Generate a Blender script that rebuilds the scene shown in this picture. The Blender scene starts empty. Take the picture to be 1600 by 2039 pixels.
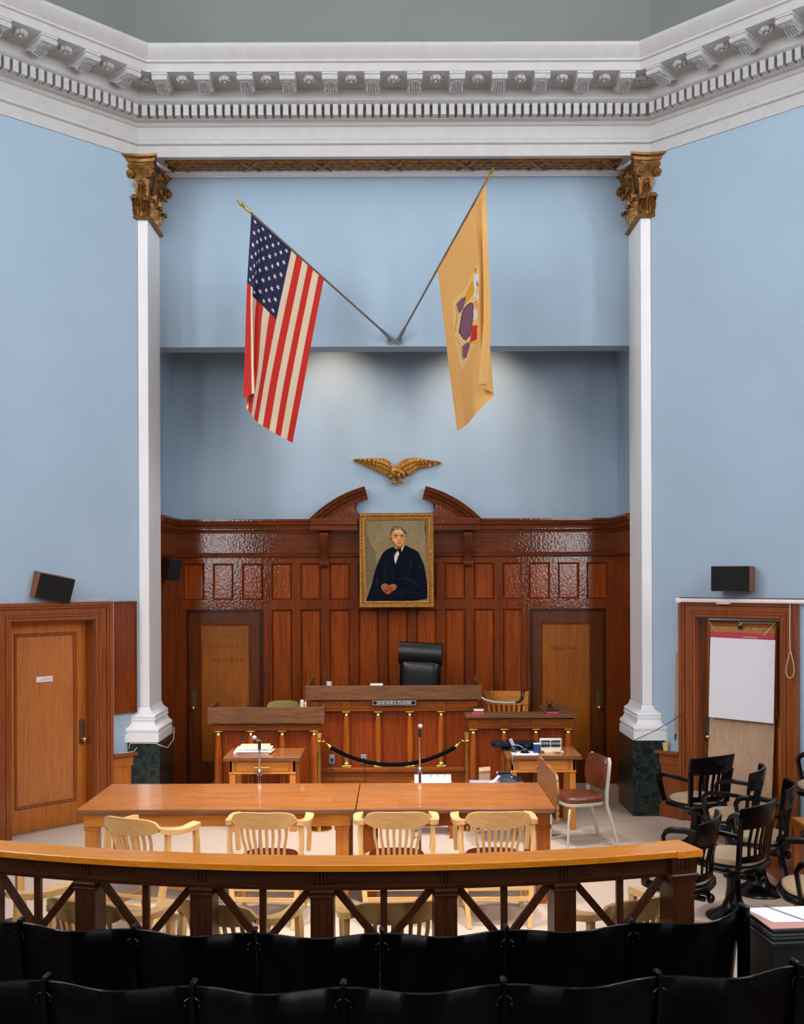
import bpy, bmesh, math, random
from mathutils import Vector, Matrix, Euler
R = math.radians
random.seed(7)
sc = bpy.context.scene
COL = sc.collection

# ------------------------------------------------------------------ camera, world, exposure
F, PX, PY, HC = 2080.0, 787.0, 1150.0, 2.55       # focal length in px, principal point, eye height
cam_d = bpy.data.cameras.new('camera'); cam = bpy.data.objects.new('camera', cam_d); COL.objects.link(cam)
cam_d.sensor_fit = 'VERTICAL'; cam_d.sensor_height = 24.0
cam_d.lens = F / 2039 * 24.0
cam_d.shift_x = (800 - PX) / 2039; cam_d.shift_y = (PY - 1019.5) / 2039
cam_d.clip_start = 0.05; cam_d.clip_end = 100
cam.location = (0, 0, HC)
cam.rotation_euler = (Matrix.Rotation(R(90), 3, 'X') @ Matrix.Rotation(R(-0.22), 3, 'Z')).to_euler()
sc.camera = cam

sc.view_settings.view_transform = 'Standard'; sc.view_settings.look = 'None'
sc.view_settings.gamma = 1; sc.view_settings.use_curve_mapping = False
sc.view_settings.exposure = 0.36
sc.cycles.use_denoising = True
sc.cycles.max_bounces = 7; sc.cycles.diffuse_bounces = 3; sc.cycles.glossy_bounces = 3
sc.cycles.caustics_reflective = False; sc.cycles.caustics_refractive = False
sc.cycles.sample_clamp_indirect = 6.0

w = bpy.data.worlds.new('world'); sc.world = w; w.use_nodes = True
w.node_tree.nodes['Background'].inputs[0].default_value = (0.75, 0.85, 1.0, 1)
w.node_tree.nodes['Background'].inputs[1].default_value = 0.6

SIDE_WIN = 12.0      # brightness of the tall side windows
REAR_WIN = 4.0
REAR_OUT = 11.0      # the two outer rear windows      # brightness of the windows in the rear wall
SKYLIGHT = 1.5      # brightness of the laylight in the ceiling

def spot(name, loc, aim, power, size, blend, color, rad=0.1):
    l = bpy.data.lights.new(name, 'SPOT'); l.energy = power; l.spot_size = R(size); l.spot_blend = blend
    l.color = color; l.shadow_soft_size = rad
    o = bpy.data.objects.new(name, l); COL.objects.link(o); o.location = loc
    o.rotation_euler = (Vector(aim) - Vector(loc)).to_track_quat('-Z', 'Y').to_euler()
    return o
# two lamps hidden above the alcove opening wash the back wall; two ceiling floods light the well
spot('alcove_spot', (-0.82, 12.22, 5.75), (-0.78, 12.95, 3.6), 70, 100, 1.0, (1.0, 0.74, 0.54), 0.06)
spot('alcove_spot', (1.05, 12.22, 5.75), (0.98, 12.95, 3.6), 70, 100, 1.0, (1.0, 0.74, 0.54), 0.06)
spot('ceiling_flood', (-1.6, 6.6, 11.6), (-0.7, 9.3, 0), 4600, 33, 1.0, (0.97, 0.96, 1.0), 0.5)
spot('ceiling_flood', (1.4, 5.2, 11.6), (0.1, 8.8, 0), 3700, 31, 1.0, (0.97, 0.96, 1.0), 0.5)

# ------------------------------------------------------------------ materials
def lin(c):
    return tuple(((v/255)/12.92 if v/255 <= 0.04045 else ((v/255+0.055)/1.055)**2.4) for v in c) + (1,)
def newmat(name):
    m = bpy.data.materials.new(name); m.use_nodes = True
    nt = m.node_tree; return m, nt, nt.nodes['Principled BSDF']
def nd(nt, t, **k):
    n = nt.nodes.new(t)
    for a, b in k.items(): setattr(n, a, b)
    return n
def plain(name, c, rough=0.5, metal=0.0, coat=0.0, noise=0.0, nscale=8.0, bump=0.0, bscale=60.0, spec=None, sheen=0.0, coat_rough=0.1):
    m, nt, b = newmat(name)
    col = lin(c)
    b.inputs['Roughness'].default_value = rough; b.inputs['Metallic'].default_value = metal
    b.inputs['Coat Weight'].default_value = coat; b.inputs['Coat Roughness'].default_value = coat_rough
    if sheen: b.inputs['Sheen Weight'].default_value = sheen
    if spec is not None: b.inputs['Specular IOR Level'].default_value = spec
    tc = nd(nt, 'ShaderNodeTexCoord')
    if noise:
        n = nd(nt, 'ShaderNodeTexNoise'); n.inputs['Scale'].default_value = nscale; n.inputs['Detail'].default_value = 5
        nt.links.new(tc.outputs['Object'], n.inputs['Vector'])
        r = nd(nt, 'ShaderNodeValToRGB')
        r.color_ramp.elements[0].position = 0.3; r.color_ramp.elements[1].position = 0.7
        r.color_ramp.elements[0].color = tuple(v*(1-noise) for v in col[:3])+(1,)
        r.color_ramp.elements[1].color = tuple(min(1, v*(1+noise)) for v in col[:3])+(1,)
        nt.links.new(n.outputs['Fac'], r.inputs[0]); nt.links.new(r.outputs[0], b.inputs['Base Color'])
    else: b.inputs['Base Color'].default_value = col
    if bump:
        n2 = nd(nt, 'ShaderNodeTexNoise'); n2.inputs['Scale'].default_value = bscale; n2.inputs['Detail'].default_value = 3
        nt.links.new(tc.outputs['Object'], n2.inputs['Vector'])
        bp = nd(nt, 'ShaderNodeBump'); bp.inputs['Strength'].default_value = bump; bp.inputs['Distance'].default_value = 0.01
        nt.links.new(n2.outputs['Fac'], bp.inputs['Height']); nt.links.new(bp.outputs[0], b.inputs['Normal'])
    return m
def wood(name, dark, light, axis='Z', scale=1.0, rough=0.4, coat=0.3, coat_rough=0.12, figure=2.0, bump=0.08, ripple=0.0, contrast=1.0, spec=0.3):
    """grain runs along `axis` in object space"""
    m, nt, b = newmat(name)
    tc = nd(nt, 'ShaderNodeTexCoord'); mp = nd(nt, 'ShaderNodeMapping')
    s = {'X': (1.3, 24, 24), 'Y': (24, 1.3, 24), 'Z': (24, 24, 1.3)}[axis]
    mp.inputs['Scale'].default_value = tuple(v*scale for v in s)
    nt.links.new(tc.outputs['Object'], mp.inputs[0])
    n = nd(nt, 'ShaderNodeTexNoise'); n.inputs['Scale'].default_value = 1.6; n.inputs['Detail'].default_value = 8
    n.inputs['Roughness'].default_value = 0.62; n.inputs['Distortion'].default_value = figure*0.35
    nt.links.new(mp.outputs[0], n.inputs['Vector'])
    n2 = nd(nt, 'ShaderNodeTexNoise'); n2.inputs['Scale'].default_value = 9; n2.inputs['Detail'].default_value = 4
    nt.links.new(mp.outputs[0], n2.inputs['Vector'])
    n3 = nd(nt, 'ShaderNodeTexNoise'); n3.inputs['Scale'].default_value = 1.3; n3.inputs['Detail'].default_value = 2
    nt.links.new(tc.outputs['Object'], n3.inputs['Vector'])
    r = nd(nt, 'ShaderNodeValToRGB')
    h = 0.20/contrast
    r.color_ramp.elements[0].position = 0.5-h; r.color_ramp.elements[1].position = 0.5+h
    r.color_ramp.elements[0].color = lin(dark); r.color_ramp.elements[1].color = lin(light)
    nt.links.new(n.outputs['Fac'], r.inputs[0])
    mx = nd(nt, 'ShaderNodeMix', data_type='RGBA', blend_type='MULTIPLY'); mx.inputs[0].default_value = 0.24
    r2 = nd(nt, 'ShaderNodeValToRGB'); r2.color_ramp.elements[0].position = 0.35; r2.color_ramp.elements[1].position = 0.6
    r2.color_ramp.elements[0].color = (0.55, 0.5, 0.45, 1); r2.color_ramp.elements[1].color = (1.05, 1.05, 1.05, 1)
    nt.links.new(n2.outputs['Fac'], r2.inputs[0])
    nt.links.new(r.outputs[0], mx.inputs[6]); nt.links.new(r2.outputs[0], mx.inputs[7])
    mx2 = nd(nt, 'ShaderNodeMix', data_type='RGBA', blend_type='MULTIPLY'); mx2.inputs[0].default_value = 0.4
    r3 = nd(nt, 'ShaderNodeValToRGB'); r3.color_ramp.elements[0].position = 0.3; r3.color_ramp.elements[1].position = 0.7
    r3.color_ramp.elements[0].color = (0.68, 0.66, 0.64, 1); r3.color_ramp.elements[1].color = (1.15, 1.15, 1.15, 1)
    nt.links.new(n3.outputs['Fac'], r3.inputs[0])
    nt.links.new(mx.outputs[2], mx2.inputs[6]); nt.links.new(r3.outputs[0], mx2.inputs[7])
    nt.links.new(mx2.outputs[2], b.inputs['Base Color'])
    b.inputs['Roughness'].default_value = rough; b.inputs['Coat Weight'].default_value = coat; b.inputs['Specular IOR Level'].default_value = spec
    b.inputs['Coat Roughness'].default_value = coat_rough
    bp = nd(nt, 'ShaderNodeBump'); bp.inputs['Strength'].default_value = bump; bp.inputs['Distance'].default_value = 0.002
    nt.links.new(n2.outputs['Fac'], bp.inputs['Height']); nt.links.new(bp.outputs[0], b.inputs['Normal'])
    if ripple:
        n4 = nd(nt, 'ShaderNodeTexNoise'); n4.inputs['Scale'].default_value = 34; n4.inputs['Detail'].default_value = 2
        nt.links.new(tc.outputs['Object'], n4.inputs['Vector'])
        b4 = nd(nt, 'ShaderNodeBump'); b4.inputs['Strength'].default_value = ripple; b4.inputs['Distance'].default_value = 0.01
        nt.links.new(n4.outputs['Fac'], b4.inputs['Height']); nt.links.new(b4.outputs[0], b.inputs['Coat Normal'])
        nt.links.new(b4.outputs[0], bp.inputs['Normal'])
    return m
def emis(name, c, s):
    m, nt, b = newmat(name)
    b.inputs['Base Color'].default_value = (0.02, 0.02, 0.02, 1)
    b.inputs['Emission Color'].default_value = c; b.inputs['Emission Strength'].default_value = s
    return m

M = {}
M['blue'] = plain('blue_wall_paint', (160, 183, 202), 0.62, noise=0.035, nscale=1.4, bump=0.05, bscale=90)
M['grey'] = plain('grey_green_attic_paint', (126, 130, 128), 0.7, noise=0.03, nscale=1.2)
M['white'] = plain('white_paint', (236, 234, 235), 0.45, noise=0.02, nscale=5, bump=0.03)
M['plaster'] = plain('white_plaster', (192, 190, 188), 0.6, noise=0.04, nscale=9, bump=0.06, bscale=40)
M['gold'] = plain('antique_gold_leaf', (128, 86, 36), 0.36, metal=0.5, noise=0.45, nscale=22, bump=0.25, bscale=60)
M['gold_b'] = plain('bright_gilding', (166, 116, 52), 0.40, metal=0.6, noise=0.3, nscale=40, bump=0.3, bscale=70)
M['boxdark'] = plain('dark_stained_box', (26, 23, 21), 0.5)
M['dimwall'] = plain('dark_low_bounce_wall', (70, 56, 44), 0.6)  # invented dark tone for unseen walls and ceiling, to cut bounced light
M['carpet'] = plain('tan_carpet', (196, 170, 146), 0.95, noise=0.16, nscale=120, bump=0.6, bscale=260, sheen=0.2)
M['mahog'] = wood('mahogany_panel_Z', (92, 36, 4), (142, 63, 9), 'Z', 1.0, 0.42, 0.7, 0.07, ripple=0.14, spec=0.15)
M['mahogX'] = wood('mahogany_panel_X', (80, 32, 4), (126, 56, 9), 'X', 1.0, 0.42, 0.7, 0.07, ripple=0.14, spec=0.15)
M['mahogY'] = wood('mahogany_panel_Y', (80, 32, 4), (126, 56, 9), 'Y', 1.0, 0.42, 0.7, 0.07, ripple=0.14, spec=0.15)
M['panelw'] = wood('mahogany_field_Z', (116, 46, 4), (172, 77, 10), 'Z', 0.8, 0.42, 0.7, 0.07, figure=3, ripple=0.16, spec=0.15)
M['bench'] = wood('bench_mahogany', (104, 38, 4), (156, 66, 10), 'Z', 0.7, 0.42, 0.25, 0.15, figure=5, ripple=0.05, spec=0.2)
M['benchX'] = wood('bench_mahogany_X', (106, 50, 7), (156, 80, 16), 'X', 1.0, 0.4, 0.25, 0.2, spec=0.2)
M['doordark'] = wood('dark_door_oak', (146, 78, 12), (186, 106, 20), 'Z', 0.7, 0.42, 0.2, 0.2, figure=4, spec=0.2)
M['doorframe'] = wood('dark_door_frame', (84, 40, 6), (120, 60, 10), 'Z', 1.0, 0.4, 0.2, 0.2, spec=0.2)
M['oakdoor'] = wood('oak_door_field', (176, 98, 40), (204, 128, 64), 'Z', 0.8, 0.38, 0.45, 0.2, figure=6)
M['oakframe'] = wood('oak_door_stile', (170, 90, 26), (202, 120, 44), 'Z', 1.0, 0.4, 0.4, 0.2)
M['casing'] = wood('door_casing_oak', (122, 58, 20), (160, 84, 34), 'Z', 1.0, 0.36, 0.5, 0.16, ripple=0.05)
M['casingX'] = wood('door_casing_oak_X', (112, 54, 22), (150, 80, 36), 'X', 1.0, 0.36, 0.5, 0.16, ripple=0.05)
M['lam'] = wood('walnut_laminate', (86, 52, 27), (136, 92, 57), 'X', 1.2, 0.5, 0.1, 0.3, figure=5, contrast=1.3)
M['lamY'] = wood('walnut_laminate_Y', (86, 52, 27), (136, 92, 57), 'Y', 1.2, 0.5, 0.1, 0.3, figure=5)
M['table'] = wood('table_top_laminate', (158, 92, 42), (192, 122, 66), 'X', 0.9, 0.24, 0.55, 0.06, figure=3, bump=0.02)
M['tedge'] = wood('table_edge_laminate', (92, 54, 32), (142, 92, 58), 'X', 1.2, 0.45, 0.2, 0.2, figure=5)
M['tbase'] = wood('table_oak_X', (200, 118, 40), (224, 146, 64), 'X', 1.0, 0.42, 0.25, 0.2)
M['tbaseZ'] = wood('table_oak_Z', (190, 110, 38), (216, 138, 58), 'Z', 1.0, 0.42, 0.25, 0.2)
M['tdark'] = wood('brown_table_Z', (140, 66, 16), (174, 90, 28), 'Z', 1.0, 0.42, 0.25, 0.2)
M['tdarkX'] = wood('brown_table_X', (140, 66, 16), (174, 90, 28), 'X', 1.0, 0.42, 0.25, 0.2)
M['rail'] = wood('rail_cap_oak', (202, 112, 20), (234, 150, 40), 'X', 0.9, 0.32, 0.3, 0.14, figure=3)
M['raild'] = wood('rail_dark_oak', (42, 19, 6), (76, 37, 13), 'Z', 1.0, 0.4, 0.2, 0.2, spec=0.2)
M['raildX'] = wood('rail_dark_oak_X', (40, 18, 6), (72, 35, 13), 'X', 1.0, 0.4, 0.2, 0.2, spec=0.2)
M['chair'] = wood('blond_chair_oak', (220, 162, 92), (238, 190, 126), 'Z', 1.3, 0.36, 0.3, 0.2)
M['chairX'] = wood('blond_chair_oak_X', (222, 166, 98), (240, 194, 132), 'X', 1.3, 0.36, 0.3, 0.2, figure=3)
M['column'] = wood('polished_column_oak', (128, 56, 10), (184, 92, 22), 'Z', 1.0, 0.3, 0.6, 0.1, spec=0.3)
M['wchair'] = wood('golden_oak_X', (206, 126, 50), (232, 160, 78), 'X', 1.0, 0.36, 0.3, 0.15)
M['seatlea'] = plain('oxblood_leather', (78, 26, 12), 0.3, coat=0.15, noise=0.2, nscale=6)
M['vinyl'] = plain('brown_vinyl', (98, 46, 26), 0.36, coat=0.15, noise=0.12, nscale=5)
M['steel'] = plain('pale_enamelled_steel', (196, 190, 176), 0.35, metal=0.25)
M['chrome'] = plain('chrome', (210, 212, 218), 0.16, metal=1.0)
M['brass'] = plain('polished_brass', (212, 176, 100), 0.2, metal=1.0)
M['brassd'] = plain('tarnished_brass', (120, 104, 76), 0.4, metal=0.8, noise=0.25, nscale=30)
M['black'] = plain('black_lacquer', (2, 2, 4), 0.26, coat=0.08, coat_rough=0.12, spec=0.3, bump=0.02, bscale=14)
M['blackm'] = plain('black_matte', (10, 10, 11), 0.6)
M['seatblk'] = plain('ebonised_seat_back', (3, 3, 5), 0.30, coat=0.0, bump=0.03, bscale=10, spec=0.22)
M['blacklea'] = plain('black_leather', (4, 5, 8), 0.34, coat=0.08, coat_rough=0.15, bump=0.06, bscale=50)
M['tweed'] = plain('tan_tweed_pad', (198, 168, 132), 0.95, noise=0.25, nscale=160, bump=0.7, bscale=220)
M['rope'] = plain('dark_velvet_rope', (6, 10, 10), 0.9, spec=0.05)
M['paper'] = plain('white_paper', (236, 234, 240), 0.7)
M['cream'] = plain('cream_paper', (226, 210, 170), 0.7)
M['pink'] = plain('pink_book_cloth', (196, 66, 84), 0.6)
M['pinkp'] = plain('pink_folder_card', (196, 142, 130), 0.7)
M['bluebk'] = plain('navy_blue_cloth', (24, 56, 110), 0.5)
M['navy'] = plain('glossy_blue_black_plastic', (10, 18, 34), 0.2, coat=0.4)
M['kraft'] = plain('brown_kraft_paper', (170, 134, 98), 0.85, noise=0.1, nscale=20)
M['greyp'] = plain('grey_plastic', (110, 114, 120), 0.5)
M['greym'] = plain('light_grey_metal', (168, 170, 184), 0.4)
M['bluegrey'] = plain('blue_grey_enamel', (48, 62, 76), 0.28, coat=0.4)
M['yellow'] = plain('yellow_cable', (222, 190, 40), 0.45)
M['olive'] = plain('olive_upholstery', (166, 146, 78), 0.85, noise=0.12, nscale=90)
M['cork'] = plain('cork_board', (186, 130, 70), 0.9, noise=0.2, nscale=120)
M['tanply'] = wood('tan_plywood', (186, 148, 116), (208, 174, 144), 'Z', 1.5, 0.6, 0.05)
M['redband'] = plain('red_pad_binding', (196, 52, 72), 0.6)
M['walnut'] = wood('speaker_walnut', (120, 66, 40), (160, 96, 62), 'X', 2.0, 0.5, 0.1)
M['grille'] = plain('black_speaker_cloth', (5, 5, 7), 0.9)
M['string'] = plain('cream_string', (206, 190, 164), 0.8)
M['wire'] = plain('dark_wire', (30, 30, 34), 0.5)
M['wirew'] = plain('off_white_wire', (206, 200, 188), 0.6)
M['sign'] = plain('dark_brown_engraved_plastic', (24, 19, 17), 0.5, spec=0.2)
M['letter'] = plain('white_letters', (226, 222, 214), 0.6)
M['doorletter'] = plain('faded_dark_lettering', (52, 34, 22), 0.6)
M['doorletter2'] = plain('worn_grey_lettering', (112, 78, 52), 0.6)
M['red'] = plain('red_bunting', (198, 34, 14), 0.8, noise=0.06, nscale=60)
M['fwhite'] = plain('ivory_bunting', (222, 204, 176), 0.8, noise=0.05, nscale=60)
M['fblue'] = plain('navy_bunting', (22, 22, 62), 0.8, noise=0.08, nscale=60)
M['star'] = plain('star_white', (216, 216, 224), 0.8)
M['buff'] = plain('buff_yellow_bunting', (222, 168, 96), 0.8, noise=0.05, nscale=40)
M['buffl'] = plain('pale_buff_emblem_ground', (228, 188, 118), 0.8)
M['purple'] = plain('purple_emblem', (124, 78, 100), 0.8, noise=0.1, nscale=60)
M['yel'] = plain('golden_yellow_emblem', (216, 160, 10), 0.8)
M['reds'] = plain('scarlet_emblem', (200, 28, 12), 0.8)
M['pole'] = plain('grey_varnished_pole', (112, 100, 92), 0.35, coat=0.3)
M['bottle'] = plain('cream_plastic', (226, 218, 196), 0.4)
M['cup'] = plain('yellow_paper_cup', (226, 196, 120), 0.6, noise=0.1, nscale=30)
M['violet'] = plain('violet_paper', (140, 112, 180), 0.7)
M['glassy'] = plain('clear_tumbler_glass', (214, 210, 206), 0.12, coat=0.5)
M['outlet'] = plain('steel_outlet_plate', (150, 156, 172), 0.4, metal=0.4)
def portraits():
    for n, c in dict(p_bg=(140, 122, 88), p_bgl=(146, 128, 94), p_bgd=(118, 103, 76), p_robe=(12, 16, 28), p_fold=(22, 28, 42), p_foldd=(5, 7, 14),
                     p_skin=(206, 140, 92), p_skinl=(226, 176, 122), p_skind=(150, 78, 42), p_hair=(82, 84, 84), p_hairl=(140, 142, 140), p_hand=(168, 98, 62), p_handd=(84, 38, 22),
                     p_shirt=(212, 200, 172), p_tie=(8, 10, 18), p_eye=(70, 32, 18)).items():
        M[n] = plain('oil_paint_' + n[2:], c, 0.8, noise=0.12, nscale=26, spec=0.08)
portraits()
def marble():
    m, nt, b = newmat('dark_green_marble')
    tc = nd(nt, 'ShaderNodeTexCoord')
    n = nd(nt, 'ShaderNodeTexNoise'); n.inputs['Scale'].default_value = 11; n.inputs['Detail'].default_value = 12; n.inputs['Roughness'].default_value = 0.7; n.inputs['Distortion'].default_value = 0.9
    nt.links.new(tc.outputs['Object'], n.inputs['Vector'])
    r = nd(nt, 'ShaderNodeValToRGB'); e = r.color_ramp.elements
    e[0].position = 0.40; e[0].color = lin((14, 24, 22)); e[1].position = 0.62; e[1].color = lin((36, 54, 50))
    v = e.new(0.50); v.color = lin((22, 36, 34)); v2 = e.new(0.505); v2.color = lin((84, 104, 96)); v3 = e.new(0.515); v3.color = lin((24, 38, 36))
    nt.links.new(n.outputs['Fac'], r.inputs[0]); nt.links.new(r.outputs[0], b.inputs['Base Color'])
    b.inputs['Roughness'].default_value = 0.25
    return m
M['marble'] = marble()
def plywood_rings():
    m, nt, b = newmat('cathedral_grain_laminate')
    tc = nd(nt, 'ShaderNodeTexCoord'); mp = nd(nt, 'ShaderNodeMapping')
    mp.inputs['Scale'].default_value = (1, 1.0, 3.2); mp.inputs['Location'].default_value = (-1.24, -8.75, -2.75)
    nt.links.new(tc.outputs['Object'], mp.inputs[0])
    wv = nd(nt, 'ShaderNodeTexWave', wave_type='RINGS', rings_direction='X')
    wv.inputs['Scale'].default_value = 3.6; wv.inputs['Distortion'].default_value = 5; wv.inputs['Detail'].default_value = 3; wv.inputs['Detail Scale'].default_value = 0.8
    nt.links.new(mp.outputs[0], wv.inputs['Vector'])
    r = nd(nt, 'ShaderNodeValToRGB'); r.color_ramp.elements[0].color = lin((92, 56, 28)); r.color_ramp.elements[1].color = lin((158, 108, 64))
    r.color_ramp.elements[1].position = 0.6
    nt.links.new(wv.outputs['Fac'], r.inputs[0]); nt.links.new(r.outputs[0], b.inputs['Base Color'])
    b.inputs['Roughness'].default_value = 0.45
    return m
M['rings'] = plywood_rings()

# ------------------------------------------------------------------ mesh building helpers
class MB:
    def __init__(s): s.v = []; s.f = []; s.mi = []; s.m = Matrix.Identity(4); s.cur = 0
    def add(s, vs, fs, mi=None):
        k = len(s.v); s.v += [s.m @ Vector(p) for p in vs]
        flip = s.m.determinant() < 0
        for f in fs:
            g = [k+i for i in f]
            s.f.append(g[::-1] if flip else g); s.mi.append(s.cur if mi is None else mi)
        return s
    def box(s, x0, x1, y0, y1, z0, z1, b=0.0, mi=None):
        if x0 > x1: x0, x1 = x1, x0
        if y0 > y1: y0, y1 = y1, y0
        if z0 > z1: z0, z1 = z1, z0
        b = min(b, (x1-x0)*0.45, (y1-y0)*0.45, (z1-z0)*0.45)
        if b <= 0:
            vs = [(x, y, z) for z in (z0, z1) for x, y in ((x0, y0), (x1, y0), (x1, y1), (x0, y1))]
            return s.add(vs, [(3, 2, 1, 0), (4, 5, 6, 7), (0, 1, 5, 4), (1, 2, 6, 5), (2, 3, 7, 6), (3, 0, 4, 7)], mi)
        pts = []
        for x, dx in ((x0, b), (x1, -b)):
            for y, dy in ((y0, b), (y1, -b)):
                for z, dz in ((z0, b), (z1, -b)):
                    pts += [(x, y+dy, z+dz), (x+dx, y, z+dz), (x+dx, y+dy, z)]
        return s.hull(pts, mi)
    def hull(s, pts, mi=None):
        bm = bmesh.new(); vs = [bm.verts.new(p) for p in pts]
        bmesh.ops.convex_hull(bm, input=vs)
        bmesh.ops.dissolve_limit(bm, angle_limit=0.01, verts=bm.verts, edges=bm.edges)
        bm.verts.index_update()
        return s._bm(bm, mi)
    def _bm(s, bm, mi=None):
        bm.verts.ensure_lookup_table(); bm.verts.index_update()
        s.add([tuple(v.co) for v in bm.verts], [[v.index for v in f.verts] for f in bm.faces], mi); bm.free(); return s
    def lathe(s, prof, n=24, c=(0, 0, 0), mi=None, sx=1, sy=1):
        vs, fs = [], []
        for r, z in prof:
            for i in range(n):
                a = 2*math.pi*i/n; vs.append((c[0]+r*sx*math.cos(a), c[1]+r*sy*math.sin(a), c[2]+z))
        for j in range(len(prof)-1):
            for i in range(n):
                k = (i+1) % n; fs.append((j*n+i, j*n+k, (j+1)*n+k, (j+1)*n+i))
        fs.append(tuple(range(n))[::-1]); fs.append(tuple((len(prof)-1)*n+i for i in range(n)))
        return s.add(vs, fs, mi)
    def tube(s, pts, r, n=8, mi=None, flat=None, closed=False, up=None):
        """round tube, or flat=(w,h) rectangular bar, along a polyline; r may be a list"""
        P = [Vector(p) for p in pts]; m = len(P)
        if not isinstance(r, (list, tuple)): r = [r]*m
        T = []
        for i in range(m):
            a = P[i-1] if (i > 0 or closed) else P[i]; b = P[(i+1) % m] if (i < m-1 or closed) else P[i]
            T.append((b-a).normalized())
        u = Vector(up) if up else (Vector((0, 0, 1)) if abs(T[0].z) < 0.9 else Vector((0, 1, 0)))
        vs, fs = [], []
        for i in range(m):
            t = T[i]; u = (u - t*u.dot(t))
            if u.length < 1e-6: u = t.orthogonal()
            u.normalize(); sdir = t.cross(u)
            if flat:
                q = [(-1, -1), (1, -1), (1, 1), (-1, 1)]; k = r[i]
                for a, b in q: vs.append(P[i] + sdir*a*flat[0]/2*k + u*b*flat[1]/2*k)
            else:
                for j in range(n):
                    a = 2*math.pi*j/n; vs.append(P[i] + sdir*math.cos(a)*r[i] + u*math.sin(a)*r[i])
        q = 4 if flat else n
        for i in range(m if closed else m-1):
            i2 = (i+1) % m
            for j in range(q):
                k = (j+1) % q; fs.append((i*q+j, i*q+k, i2*q+k, i2*q+j))
        if not closed: fs.append(tuple(range(q))[::-1]); fs.append(tuple((m-1)*q+j for j in range(q)))
        return s.add(vs, fs, mi)
    def prism(s, poly, plane, d0, d1, mi=None):
        """extrude a 2D polygon; plane 'XZ' (along Y), 'YZ' (along X), 'XY' (along Z)"""
        def P(a, b, d): return {'XZ': (a, d, b), 'YZ': (d, a, b), 'XY': (a, b, d)}[plane]
        n = len(poly)
        ar = sum(poly[i][0]*poly[(i+1) % n][1]-poly[(i+1) % n][0]*poly[i][1] for i in range(n))
        vs = [P(a, b, d0) for a, b in poly] + [P(a, b, d1) for a, b in poly]
        side = [(i, (i+1) % n, n+(i+1) % n, n+i) for i in range(n)]
        bm = bmesh.new(); V = [bm.verts.new(p) for p in vs]
        fs = [bm.faces.new([V[i] for i in f]) for f in side]
        a = bm.faces.new(V[:n]); b = bm.faces.new(V[n:])
        bmesh.ops.triangulate(bm, faces=[a, b]); bmesh.ops.recalc_face_normals(bm, faces=bm.faces)
        return s._bm(bm, mi)
    def grid(s, fn, nu, nv, mi=None, mifn=None, closeu=False):
        vs = [fn(i/nu, j/nv) for j in range(nv+1) for i in range(nu+1)]
        for j in range(nv):
            for i in range(nu):
                pass
        k = len(s.v); s.v += [s.m @ Vector(p) for p in vs]
        for j in range(nv):
            for i in range(nu):
                a = k+j*(nu+1)+i
                s.f.append([a, a+1, a+nu+2, a+nu+1]); s.mi.append(mifn((i+.5)/nu, (j+.5)/nv) if mifn else (s.cur if mi is None else mi))
        return s
    def loft(s, rings, mi=None, cap=True):
        n = len(rings[0]); vs = [p for r in rings for p in r]; fs = []
        for j in range(len(rings)-1):
            for i in range(n):
                k = (i+1) % n; fs.append((j*n+i, j*n+k, (j+1)*n+k, (j+1)*n+i))
        if cap: fs.append(tuple(range(n))[::-1]); fs.append(tuple((len(rings)-1)*n+i for i in range(n)))
        return s.add(vs, fs, mi)
    def sweep(s, path, prof, mi=None, close_prof=True):
        """mitred moulding: path in XY (room on the right-hand side when walking), prof of (out, z)"""
        P = [Vector((p[0], p[1])) for p in path]; m = len(P); N = []
        def nrm(a, b): d = (b-a).normalized(); return Vector((d.y, -d.x))
        for i in range(m):
            if i == 0: N.append(nrm(P[0], P[1]))
            elif i == m-1: N.append(nrm(P[-2], P[-1]))
            else:
                a = nrm(P[i-1], P[i]); b = nrm(P[i], P[i+1]); h = (a+b).normalized(); N.append(h/max(0.2, h.dot(a)))
        rings = [[(P[i].x+N[i].x*o, P[i].y+N[i].y*o, z) for o, z in prof] for i in range(m)]
        return s.loft(rings, mi)
    def sphere(s, c, r, n=12, mi=None, rot=None):
        rx, ry, rz = r if isinstance(r, (tuple, list)) else (r, r, r)
        vs, fs = [], []
        for j in range(n//2+1):
            t = math.pi*j/(n//2)
            for i in range(n):
                a = 2*math.pi*i/n
                p = Vector((rx*math.sin(t)*math.cos(a), ry*math.sin(t)*math.sin(a), -rz*math.cos(t)))
                if rot: p = rot @ p
                vs.append(p + Vector(c))
        for j in range(n//2):
            for i in range(n):
                k = (i+1) % n; fs.append((j*n+i, j*n+k, (j+1)*n+k, (j+1)*n+i))
        return s.add(vs, fs, mi)
    def cyl(s, a, b, r, n=16, mi=None): return s.tube([a, b], r, n, mi)
    def obj(s, name, mat, parent=None, world=True, smooth=35, label=None):
        mats = mat if isinstance(mat, (list, tuple)) else [mat]
        me = bpy.data.meshes.new(name)
        V = s.v
        if parent is not None and world:
            inv = wm(parent).inverted(); V = [inv @ p for p in V]
        me.from_pydata([tuple(p) for p in V], [], s.f)
        for m in mats: me.materials.append(M[m] if isinstance(m, str) else m)
        me.polygons.foreach_set('material_index', s.mi)
        bm = bmesh.new(); bm.from_mesh(me); bmesh.ops.remove_doubles(bm, verts=bm.verts, dist=1e-5)
        bmesh.ops.recalc_face_normals(bm, faces=bm.faces)
        bm.to_mesh(me); bm.free()
        if smooth: me.shade_smooth(); me.set_sharp_from_angle(angle=R(smooth))
        o = bpy.data.objects.new(name, me); COL.objects.link(o)
        if parent is not None: o.parent = parent
        if label: o['label'] = label
        return o
def wm(o):
    m = Matrix.Translation(o.location) @ o.rotation_euler.to_matrix().to_4x4()
    return wm(o.parent) @ m if o.parent else m
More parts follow.
